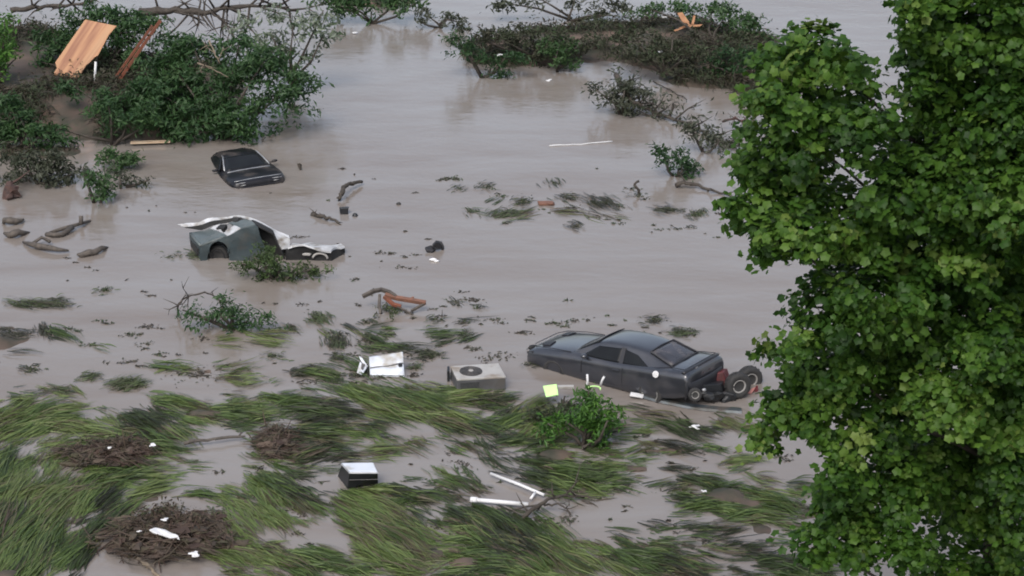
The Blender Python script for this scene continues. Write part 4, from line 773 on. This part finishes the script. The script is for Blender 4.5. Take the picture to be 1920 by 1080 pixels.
# ------------------------------------------------------------------ riding mower under the coupe's tail
def mower():
    near = G(1388, 745, 0.0); Y = near[1]
    r = thing('riding_mower', 'red riding mower jammed upright under the tail of the grey coupe', 'lawn mower', G(1360, 752, 0))
    o = np.array(r.location); L = lambda x, y, d=0: P(x, y, Y + d) - o
    ax = unit(np.array([.35, -1, .06]))
    wheel(r, L(1383, 722, .0), .335, .27, axis=ax, hub=.5)
    wheel(r, L(1405, 710, .85), .335, .27, axis=ax, hub=.5)
    wheel(r, L(1303, 740, -.75), .175, .13, axis=unit(np.array([.1, -1, .25])), hub=.52)
    wheel(r, L(1322, 735, -.1), .17, .13, axis=unit(np.array([.1, -1, .25])), hub=.52)
    mb = MB(); mb.tube([L(1382, 722, .05), L(1404, 711, .85)], .045, 8); mb.tube([L(1303, 740, -.75), L(1322, 735, -.1)], .03, 8); mb.tube([L(1312, 738, -.42), L(1345, 738, -.1), L(1380, 730, .4)], .05, 8); mb.build('axle', M['black'], r, smooth=True)
    mb = MB(); mb.prism([L(1332, 728, .15), L(1378, 722, .2), L(1388, 712, .65), L(1340, 718, .6)], [L(1332, 742, .15), L(1378, 742, .2), L(1388, 732, .65), L(1340, 732, .6)]); bevel(mb.build('frame', M['black'], r), .02)
    mb = MB(); mb.prism([L(1336, 700, .3), L(1356, 697, .35), L(1364, 690, .7), L(1342, 692, .7)], [L(1334, 730, .2), L(1366, 728, .22), L(1372, 716, .7), L(1340, 716, .7)]); bevel(mb.build('hood', M['red'], r), .035, 3)
    mb = MB(); mb.prism([L(1328, 738, -.05), L(1366, 733, .0), L(1368, 729, .5), L(1332, 732, .5)], [L(1326, 756, -.05), L(1368, 752, .0), L(1370, 744, .5), L(1330, 748, .5)]); bevel(mb.build('mower_deck', M['red'], r), .03, 3)
    mb = MB(); q = [L(1398, 745, .3), L(1408, 735, .35), L(1416, 728, .4), L(1420, 722, .45), L(1421, 730, .4), L(1417, 742, .35), L(1408, 748, .3)]; mb.sheet(q, .12); bevel(mb.build('rear_fender', M['red'], r), .02, 2)
    mb = MB(); mb.sheet([L(1401, 738, .22), L(1410, 728, .28), L(1417, 726, .3), L(1409, 738, .22)], .03); bevel(mb.build('reflector', M['pink'], r), .006)
    mb = MB(); mb.tube([L(1357, 744, -.1), L(1362, 749, -.14), L(1386, 767, -.12)], .022, 7); mb.build('lift_lever', M['pink'], r, smooth=True)
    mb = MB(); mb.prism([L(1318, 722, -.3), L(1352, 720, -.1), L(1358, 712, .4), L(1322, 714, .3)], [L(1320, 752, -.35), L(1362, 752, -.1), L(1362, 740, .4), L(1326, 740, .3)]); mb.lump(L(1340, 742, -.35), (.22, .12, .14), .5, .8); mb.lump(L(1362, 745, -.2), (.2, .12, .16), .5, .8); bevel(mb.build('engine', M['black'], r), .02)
    mb = MB(); mb.lump(L(1320, 731, -.7), (.06, .05, .045), .5, .2); mb.build('headlight', M['chrome'], r, smooth=True)
    mb = MB(); mb.tube([L(1345, 755, .0), L(1386, 752, .05), L(1386, 766, .0)], .05, 7); mb.prism([L(1365, 742, .1), L(1398, 742, .15), L(1398, 738, .6), L(1368, 736, .6)], [L(1370, 762, .1), L(1388, 768, .15), L(1392, 762, .6), L(1372, 754, .6)]); mb.build('tail_shade', M['black'], r)  # black tube and block added to deepen the shade under the coupe's tail
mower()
p = [G(1186, 737, .04), G(1240, 752, .02), G(1300, 764, .01), G(1345, 768, .02), G(1390, 771, .0)]
mb = MB()
rows = [[q + np.array([0, dy, dz]) for dy, dz in ((-.14, 0), (-.1, .05), (.1, .05), (.14, 0), (0, -.04))] for q in p]; grid_mesh(mb, rows, True)
tag(mb.build('metal_strip', M['steel'], None, p[2]), 'pale blue-grey metal strip floating along the near side of the coupe and mower', 'strip')
mb = MB(); q = G(1194, 741, .09); mb.box(q, (.34, .16, .06), (0, .1, -.2)); tag(bevel(mb.build('white_scrap', M['whiteplastic'], None, q), .015), 'white block resting on the left end of the metal strip', 'scrap')

# ------------------------------------------------------------------ appliances and other wreckage
def ac_unit():
    T = [G(845, 687, .36), G(934, 681.5, .36), G(948, 706.5, .36), G(857, 711.5, .36)]; B = [t * (1, 1, 0) + (0, 0, -.25) for t in T]
    o = T[3] * (1, 1, 0); r = thing('air_conditioner', 'off-white air conditioner lying on its back with the round fan grille facing up', 'air conditioner', o)
    mb = MB(); mb.prism([t - (0, 0, .012) for t in T], B); bevel(mb.build('casing', M['acside'], r, o), .015)
    mb = MB(); mb.prism([t + (0, 0, .012) for t in T], [t - (0, 0, .045) for t in T]); 
    c = (T[0] + T[1] + T[2] + T[3]) / 4; mb.V[-1] = (mb.V[-1] - c) * (1.012, 1.012, 1) + c; bevel(mb.build('front_panel', M['acwhite'], r, o), .015)
    e = unit(T[1] - T[0]); f = unit(T[3] - T[0]); fc = T[0] * .5 + T[3] * .5 + e * .44 + (0, 0, .012); rad = .29
    circ = lambda q, n=40: [fc + q * (math.cos(a) * e + math.sin(a) * f) for a in np.linspace(0, 2 * math.pi, n, endpoint=False)]
    mb = MB(); mb.prism([x + (0, 0, .006) for x in circ(rad)], [x - (0, 0, .02) for x in circ(rad)]); fan = mb.build('fan_opening', M['coil'], r, o)
    mb = MB()
    for q in np.linspace(.12, .96, 9): 
        c2 = circ(rad * q, 33); mb.tube([x + (0, 0, .02) for x in c2 + c2[:1]], .006, 5)
    for a in np.linspace(0, math.pi, 6, endpoint=False): d = math.cos(a) * e + math.sin(a) * f; mb.tube([fc - d * rad + (0, 0, .018), fc + d * rad + (0, 0, .018)], .006, 5)
    mb.build('fan_grille', M['grille'], fan, (0, 0, 0)).location = (0, 0, 0)
    for ch in fan.children: ch.location = [-x for x in o]
    mb = MB(); mb.prism([x + (0, 0, .035) for x in circ(.065, 16)], [x + (0, 0, .01) for x in circ(.065, 16)]); h = mb.build('fan_hub', M['acwhite'], r, o)
    mb = MB(); a, b = T[3] * .93 + T[2] * .07, T[3] * .55 + T[2] * .45; dn = np.array([0, -.012, -.1]); mb.prism([a + dn, b + dn, b + dn - (0, 0, .4), a + dn - (0, 0, .4)], [x + (0, .01, 0) for x in (a + dn, b + dn, b + dn - (0, 0, .4), a + dn - (0, 0, .4))]); mb.build('coil_panel', M['coil'], r, o)
    mb = MB(); mb.box(T[0] + (-.06, -.02, -.2), (.06, .3, .3)); bevel(mb.build('valve_cover', M['black'], r, o), .01)
ac_unit()
def washer():
    Y0 = G(725, 705, .03)[1]
    A, B, C, D = P(694, 704.5, Y0), P(758.5, 705, Y0), P(755, 661, Y0 + .62), P(692, 670.5, Y0 + .62)
    A2, D2 = P(695, 688, Y0 + .3), None
    o = (A + B) / 2 * (1, 1, 0); r = thing('white_appliance', 'dented white kitchen appliance tipped over with its lid torn open', 'appliance', o)
    n = unit(np.cross(B - A, D - A)); dn = n * -.55
    mb = MB(); mb.prism([A - n * .02, B - n * .02, C - n * .02, D - n * .02], [A + dn, B + dn, C + dn, D + dn]); bevel(mb.build('casing', M['white'], r, o), .02)
    # the upper face is dented along a crease
    mb = MB(); nx, ny = 15, 13; rows = []
    for j in range(ny):
        v = j / (ny - 1); rw = []
        for i in range(nx):
            u = i / (nx - 1); p = (1 - u) * (1 - v) * A + u * (1 - v) * B + u * v * C + (1 - u) * v * D
            cr = .4 + .13 * u + .02 * math.sin(9 * u); dd = -.09 * math.exp(-((v - cr) / .05) ** 2) * (1 - .5 * u) + .02 * math.sin(3.1 * v) * math.sin(4 * u + 1) - .05 * math.exp(-((u - .87) / .08) ** 2 - ((v - .85) / .1) ** 2)
            rw.append(p + n * (dd + .03))
        rows.append(rw)
    grid_mesh(mb, rows); f = mb.build('dented_panel', M['white'], r, o, smooth=True); s = f.modifiers.new('t', 'SOLIDIFY'); s.thickness = .025
    mb = MB(); k = (A * .1 + B * .9) * .58 + (D * .1 + C * .9) * .42 + n * .04; mb.tube([k - n * .01, k + n * .03], .055, 14); mb.build('knob', M['black'], r, o)
    mb = MB(); mb.tube([(1 - u) * ((1 - v) * A + v * D) + u * ((1 - v) * B + v * C) + n * .012 for u, v in [(u, .4 + .13 * u + .02 * math.sin(9 * u)) for u in np.linspace(.01, .99, 12)]], .017, 5); mb.build('crease_shade', M['acside'], r, o)  # dark line laid along the dent to draw its shade
    mb = MB(); mb.sheet([A + n * .0 - (.04, 0, .02), A * .35 + D * .65 - (.05, 0, .0), A * .4 + D * .6 - (.08, 0, .3), A - (.1, 0, .25)], .03); mb.build('opening', M['hole'], r, o)
    q = [P(690, 687, Y0 + .25), P(679, 671, Y0 + .5), P(673, 668, Y0 + .55), P(676, 675, Y0 + .45), P(685, 688, Y0 + .28)]
    mb = MB(); mb.sheet(q, .035); bevel(mb.build('bent_strip', M['white'], r, o), .008)
    mb = MB(); mb.sheet([P(688, 689, Y0 + .22), P(679, 703, Y0 + .02), P(669, 699, Y0 + .08), P(675, 679, Y0 + .38)], .04); bevel(mb.build('torn_lid', M['white'], r, o), .01)
    mb = MB(); mb.sheet([P(684, 684, Y0 + .24), P(680, 693, Y0 + .1), P(677, 690, Y0 + .14), P(678, 681, Y0 + .28)], .05); mb.build('lid_opening', M['grille'], r, o)
washer()
def fridge():
    T = [G(640, 867.5, .5), G(700, 867, .5), G(708.5, 884.5, .5), G(655, 884.5, .5)]
    B = [G(631, 898, -.12), G(697, 893, -.12), G(709.5, 908, -.03), G(651, 922, -.08)]
    o = (B[2] + B[3]) / 2; r = thing('black_cabinet', 'black box-shaped cabinet with a shiny white top standing in the foreground grass', 'cabinet', o)
    mb = MB(); mb.prism([t - (0, 0, .05) for t in T], B); bevel(mb.build('casing', M['black'], r, o), .015)
    c = sum(T) / 4; mb = MB(); mb.prism([c + (t - c) * .97 for t in T], [c + (t - c) * .97 - (0, 0, .05) for t in T]); bevel(mb.build('top_panel', M['white'], r, o), .01)
    mb = MB(); q = [c + (t - c) * 1.0 - (0, 0, .035) for t in T]; mb.tube(q + q[:1], .02, 6); mb.build('rim', M['chrome'], r, o)
    a = T[3] * .92 + B[3] * .08; b = T[2] * .92 + B[2] * .08; mb = MB(); d = np.array([0, -.02, -.16]); mb.tube([a + d, b + d], .008, 5); mb.build('door_seam', M['grille'], r, o)
fridge()
def pipes():
    for pts, rr, lab in (([(920, 888), (975, 909), (1020, 928)], .035, 'thin white plastic pipe slanting across the gap right of the black cabinet'), ([(887, 937), (935, 941), (990, 946)], .05, 'thicker white plastic pipe lying flat below the slanting pipe')):
        q = [G(x, y, .1) for x, y in pts]; mb = MB(); mb.tube(q, rr, 10)
        if rr < .04: mb.tube([q[2] * .85 + q[0] * .15, q[2] * .85 + q[0] * .15 + (-.12, -.3, -.02)], .03, 8)
        else: mb.tube([q[0] - unit(q[1] - q[0]) * .06, q[0] + unit(q[1] - q[0]) * .1], .066, 10)
        tag(mb.build('white_pipe', M['whiteplastic'], None, q[1], smooth=True), lab, 'pipe')
pipes()
limb('curved_branch', 'dark bare branch curving out of the grass near the white pipes', 'branch', [G(980, 972, .05), G(1000, 956, .2), G(1012, 944, .3), G(1035, 934, .3), G(1065, 930, .2), G(1095, 932, .05)], .05, .025, M['bark'], 8, .5)
limb('forked_twig', 'dark twig arching below the curved branch', 'branch', [G(1020, 948, .1), G(1045, 944, .25), G(1062, 952, .2), G(1070, 965, .05)], .025, .012, M['bark'], 5, .3)
def signboard():
    Y = G(1045, 748, .2)[1]; q = [P(1018, 724, Y + .25), P(1044, 720.5, Y + .25), P(1047, 741, Y), P(1024, 745, Y)]
    mb = MB(); mb.sheet(q, .04); tag(bevel(mb.build('lime_panel', M['lime'], None, q[3]), .008), 'bright lime green square panel propped on the dark tangle', 'panel')
    a, b = P(1045, 726, Y + .3), P(1076, 725, Y + .3); mb = MB(); mb.box((a + b) / 2, (np.linalg.norm(b - a), .1, .07), (0, 0, .03)); tag(bevel(mb.build('white_bar', M['acwhite'], None, (a + b) / 2), .01), 'short white bar just right of the lime green panel', 'bar')
    Y = G(1115, 745, .0)[1]
    for pts, lab in (([(1099, 725), (1102, 716), (1101, 702)], 'thin white rod sticking up left of its shorter twin above the bright bush'), ([(1126, 722), (1129, 713), (1133, 706)], 'short white rod leaning right above the bright bush')):
        mb = MB(); mb.tube([P(x, y, Y) for x, y in pts], .03, 7); tag(mb.build('white_rod', M['whiteplastic'], None, P(*pts[0], Y), smooth=True), lab, 'rod')
    mb = MB(); mb.tube([P(1103 + 11 + 12 * math.cos(a), 729 - 5 * math.sin(a), Y + .05 * math.sin(a)) for a in np.linspace(math.pi, -.4, 12)], .02, 6); tag(mb.build('green_hoop', M['lime'], None, P(1114, 729, Y), smooth=True), 'pale green hoop lying between the two white rods', 'hoop')
signboard()
def frame_wreck():
    Y = G(735, 590, 0)[1]
    for m, pts, w, lab, nm in (('drift', [(680, 556), (700, 546), (715, 543), (730, 548), (742, 556)], .09, 'weathered grey timber arching up at the left of the broken frame', 'arched_timber'),
                               ('lumber_dull', [(722, 553), (745, 559), (770, 563), (798, 568)], .1, 'orange-brown beam lying across the top of the broken frame', 'frame_beam'),
                               ('cedar', [(720, 556), (738, 571), (752, 575)], .085, 'dark red-brown board under the orange beam', 'frame_board'),
                               ('drift', [(738, 571), (757, 581), (775, 591)], .045, 'thin grey rail slanting down to the right into the water', 'frame_rail'),
                               ('drift', [(798, 568), (784, 576), (771, 583)], .06, 'grey crosspiece closing the right end of the broken frame', 'frame_rail'),
                               ('lumber_dull', [(758, 566), (766, 561), (776, 557)], .035, 'small upright peg standing on the orange beam', 'frame_peg'),
                               ('drift', [(712, 552), (711, 572), (714, 588)], .07, 'grey post of the broken frame standing in the water', 'frame_post')):
        q = [P(x, y, Y + (590 - y) * .012) for x, y in pts]; mb = MB()
        rows = []
        for i, p in enumerate(q):
            d = unit((q[min(i + 1, len(q) - 1)] - q[max(i - 1, 0)])); e = unit(np.cross(d, (0, 1, 0.3))) * w * .55; n = unit(np.cross(d, e)) * w * .55
            rows.append([p - e - n, p + e - n, p + e + n, p - e + n])
        grid_mesh(mb, rows, True); tag(bevel(mb.build(nm, M[m], None, q[0]), .008), lab, 'timber')
    c = G(733, 588, 0); mb = MB(); blob_leaves(mb, c + (-.05, .1, .05), (.4, .5, .12), 220, .11, 10, .07, fill=.1)
    tag(mb.build('sodden_leaves', M['weed'], None, c), 'dark sodden leaves heaped under the broken timber frame', 'leaves')
frame_wreck()
# small things afloat
def chair():
    Y = G(815, 472, 0)[1]; r = thing('black_chair', 'black seat frame poking out of the open water right of the wrecked pickup', 'chair', G(815, 474, 0)); o = np.array(r.location); L = lambda x, y, d=0: P(x, y, Y + d) - o
    mb = MB(); mb.prism([L(810, 458, .1), L(818, 450, .1), L(827, 452, .25), L(829, 462, .25), L(816, 467, .1)], [L(810, 462, -.05), L(818, 455, -.05), L(826, 456, .1), L(827, 468, .1), L(817, 469, -.05)]); bevel(mb.build('backrest', M['leather'], r), .02, 3)
    mb = MB(); mb.prism([L(796, 463, 0), L(808, 459, .1), L(818, 463, .1), L(812, 470, -.1), L(800, 469, -.1)], [L(797, 468, 0), L(808, 466, .1), L(818, 469, .1), L(812, 476, -.1), L(800, 474, -.1)]); bevel(mb.build('seat', M['leather'], r), .02, 3)
    mb = MB(); mb.tube([L(826, 454, .2), L(830, 462, .2), L(830, 474, .15)], .045, 7); mb.build('leg', M['leather'], r, smooth=True)
chair()
c = G(815, 490, 0); mb = MB(); mb.lump(c + (-.03, .05, .03), (.13, .06, .05), .5, .3); mb.lump(c + (.06, -.02, .02), (.08, .05, .04), .5, .3); tag(mb.build('white_jug', M['whiteplastic'], None, c, smooth=True), 'small white jug floating just below the black seat frame', 'jug')
Y = G(645, 402, 0)[1]
mb = MB(); mb.prism([P(636, 388, Y + .25), P(654, 387, Y + .25), P(653, 390, Y), P(638, 391, Y)], [P(637, 405, Y + .2), P(652, 405, Y + .2), P(652, 406, Y), P(639, 406, Y)]); tag(bevel(mb.build('black_bin', M['black'], None, G(645, 402, 0)), .02, 3), 'small black bin floating behind the wrecked pickup', 'bin')
c = G(665, 405, 0); mb = MB(); mb.lump(c, (.09, .08, .1), .3, .4); tag(mb.build('black_ball', M['black'], None, c, smooth=True), 'tiny round black float just right of the black bin', 'float')
c = G(747, 383, 0); mb = MB(); mb.lump(c, (.08, .07, .08), .3, .4); tag(mb.build('dark_ball', M['rubber'], None, c, smooth=True), 'tiny dark float alone on the open water right of the bent stick', 'float')
limb('bent_stick', 'dark stick bent like an elbow, afloat right of the black sedan', 'stick', [G(637, 374, .05), G(640, 366, .2), G(645, 355, .25), G(651, 346, .25), G(660, 343, .2), G(679, 341, .1)], .08, .06, M['bark'], 0)
limb('mossy_log', 'short mossy log floating left of the black bin', 'log', [G(586, 402, .02), G(598, 404, .08), G(615, 410, .08), G(628, 413, .06), G(639, 422, 0)], .08, .03, M['bark'], 4, .3)
Y = G(562, 320, 0)[1]; mb = MB(); mb.prism([P(557, 307, Y), P(563, 306, Y), P(566, 309, Y + .1), P(560, 310, Y + .1)], [P(560, 316, Y), P(564, 319, Y), P(565, 320, Y + .1), P(562, 318, Y + .1)]); tag(mb.build('dark_stump', M['bark'], None, P(562, 318, Y)), 'short dark stump standing in the water right of the black sedan', 'stump')
for (x, y, rx, ry, an, lab, nm) in ((128, 428, 42, 10, -16, 'forked grey driftwood with an open loop, highest of the driftwood at the left', 'driftwood'), (85, 463, 44, 8, 12, 'straight dark driftwood log left of the pointed one', 'driftwood'),
                           (172, 471, 32, 9, -18, 'pointed driftwood log, rightmost at the left of the pickup', 'driftwood'), (32, 438, 24, 10, -8, 'broken brown driftwood lump near the left edge', 'driftwood'), (22, 415, 20, 9, -6, 'flat grey driftwood slab at the left edge, below the stump', 'driftwood')):
    a = R(an); dx, dy = rx * math.cos(a), rx * math.sin(a); p = [G(x + dx * k, y + dy * k, .03 + .1 * (1 - k * k)) for k in (-1, -.6, -.2, .2, .6, 1)]
    s = ppm(p[2]); mb = MB(); mb.tube(np.array(p) + rng.normal(0, .035, (6, 3)), np.array([.35, .8, 1, .9, .7, .3]) * ry / s * .75, 9)
    if an == -16:
        mb = MB(); mb.tube(np.array(p) + (0, .12, 0), np.array([.3, .6, .7, .6, .6, .3]) * ry / s * .6, 8); mb.tube([p[0], p[1] - (0, .25, 0), p[2] - (0, .3, .05), p[3]], .08, 8); mb.tube([p[4], p[4] + (0, .1, .25)], .07, 7)
    elif an == 12: mb.tube([p[1], p[1] + (.25, .3, .1), p[2] + (.2, .35, 0)], .05, 6)
    tag(mb.build(nm, M['drift'], None, p[2] * (1, 1, 0), smooth=True), lab, 'driftwood', 'driftwood afloat at the left')
mb = MB(); Y = G(20, 370, 0)[1]; q = [P(20, 340, Y + .2), P(19, 355, Y), P(18, 370, Y)]; mb.tube(np.array(q) + rng.normal(0, .03, (3, 3)), [.1, .2, .22], 9); mb.tube([q[0] + (0, 0, -.08), q[0] + (.25, .1, .05), q[0] + (.6, .2, .3)], [.04, .03, .015], 6); mb.lump(q[1] + (.05, -.1, -.05), (.26, .22, .2), .5, .9); tag(mb.build('brown_stump', M['redbark'], None, q[2]), 'red-brown stump standing in the water at the left edge', 'stump')
limb('forked_stick', 'small dark forked stick poking up from the water above the rightmost weed tuft', 'stick', [G(1200, 364, 0), P(1194, 352, G(1200, 364)[1]), P(1189, 347, G(1200, 364)[1]), P(1197, 338, G(1200, 364)[1])], .05, .04, M['bark'], 0)
mb = MB(); c = G(1024, 381, .03); mb.box(c, (.5, .3, .06), (0, .08, .2)); mb.box(c + (.1, -.1, .04), (.3, .15, .04), (0, -.1, -.3)); tag(bevel(mb.build('brown_scrap', M['lumber_dull'], None, c), .01), 'red-brown scrap of board afloat in the weed line', 'scrap')
# litter that shines white
for x, y, z, q, lab in ((665, 62, .04, .1, 'white scrap on the calm water near the far bush'), (938, 103, .7, .11, 'white scrap lodged on the left part of the debris bar'), (1030, 150, .03, .08, 'tiny white scrap on the water below the green grassy tuft'), (1238, 97, .95, .1, 'white scrap caught in the brown brush of the debris bar'), (1246, 32, 1.0, .11, 'white scrap left of the orange planks'),
                        (1302, 800, .04, .13, 'white scrap in the water below the mower'), (286, 835, .28, .08, 'white scrap on the upper brown mat of the grass'), (205, 839, .28, .05, 'tiny white scrap at the left of the upper brown mat'), (308, 974, .38, .07, 'tiny white scrap above the white shard'), (261, 996, .4, .05, 'tiny white scrap left of the white shard'), (365, 1038, .25, .1, 'white scrap at the lower right of the brown debris heap'), (1321, 921, .12, .05, 'tiny pale scrap in the grass right of the pool of clear water')):
    c = G(x, y, z); mb = MB(); mb.lump(c, (q * .95, q * .75, q * .3), .5, 1.3); tag(mb.build('white_litter', M['whiteplastic'], None, c), lab, 'litter', 'white scraps scattered over the flood')
q = [G(x, y, .4 + .06 * ((x - 308) / 28) ** 2) for x, y in ((280, 994), (291, 990), (315, 995), (334, 1005), (337, 1012), (330, 1009), (325, 1011), (305, 1004), (287, 999))]; mb = MB(); mb.sheet(q, .035)
tag(bevel(mb.build('white_shard', M['whiteplastic'], None, q[0]), .008), 'long white plastic shard lying on the brown debris heap', 'shard')
def heap(px, py, rx, ry, h, n, name, label, seed=0):
    mb = MB(); c = G(px, py, 0); s = ppm(c)
    for _ in range(n):
        a, q = rng.uniform(0, 6.28), math.sqrt(rng.random()); z = h * (1 - q ** 3) * rng.uniform(.7, 1.15)
        ir = 1 + .3 * math.sin(2 * a + px) + .22 * math.sin(5 * a + py) + .12 * math.sin(9 * a); p = G(px + rx * q * ir * math.cos(a), py + ry * q * ir * math.sin(a), z * rng.uniform(.5, 1.1) + .02)
        if rng.random() < .4: mb.lump(p, rng.uniform(.02, .13, 3) * (1.5, 1, .5), rng.random(), 1.1)
        else:
            d = rng.normal(size=3) * (1, 1, .25); d = unit(d) * rng.uniform(.15, .5); mb.tube([p - d, p + rng.normal(0, .03, 3), p + d], [.012, .018, .008], 5, rng.random())
    blob_leaves(mb, c + (0, 0, h * .4), (rx / s * .9, ry / s * 2.0, h * .8), n * 7, .1, 6, .12, fill=.1, sprays=30)
    grass_patch(mb, px, py, rx * 1.1, ry * 1.0, 12, .9, 50, .45, h * .5, .08, .01, 9, -9)
    return tag(mb.build(name, M['debris'], None, c), label, 'debris')
M['debris'] = leafmat('brown_debris', [(.04, .024, .018), (.06, .038, .028), (.05, .045, .025), (.085, .06, .046), (.03, .024, .018)], .75, .05)
heap(310, 1005, 105, 46, .32, 420, 'debris_heap', 'dark brown heap of bark and debris carrying the white shard')
heap(205, 850, 85, 20, .22, 180, 'debris_mat', 'low red-brown debris mat in the grass at the left')
heap(515, 828, 34, 26, .2, 110, 'debris_lump', 'small dark brown debris lump in the grass above left of the black cabinet')
limb('bare_root', 'pale bent stick lying below the brown debris heap', 'stick', [G(258, 1048, .1), G(280, 1062, .08), G(300, 1082, .05)], .05, .03, M['twig'], 2, .3)
limb('buried_branch', 'brown branch running along the grass left of centre above the black cabinet', 'branch', [G(345, 832, .12), G(400, 823, .14), G(460, 818, .12)], .05, .025, M['drift'], 2, .3)
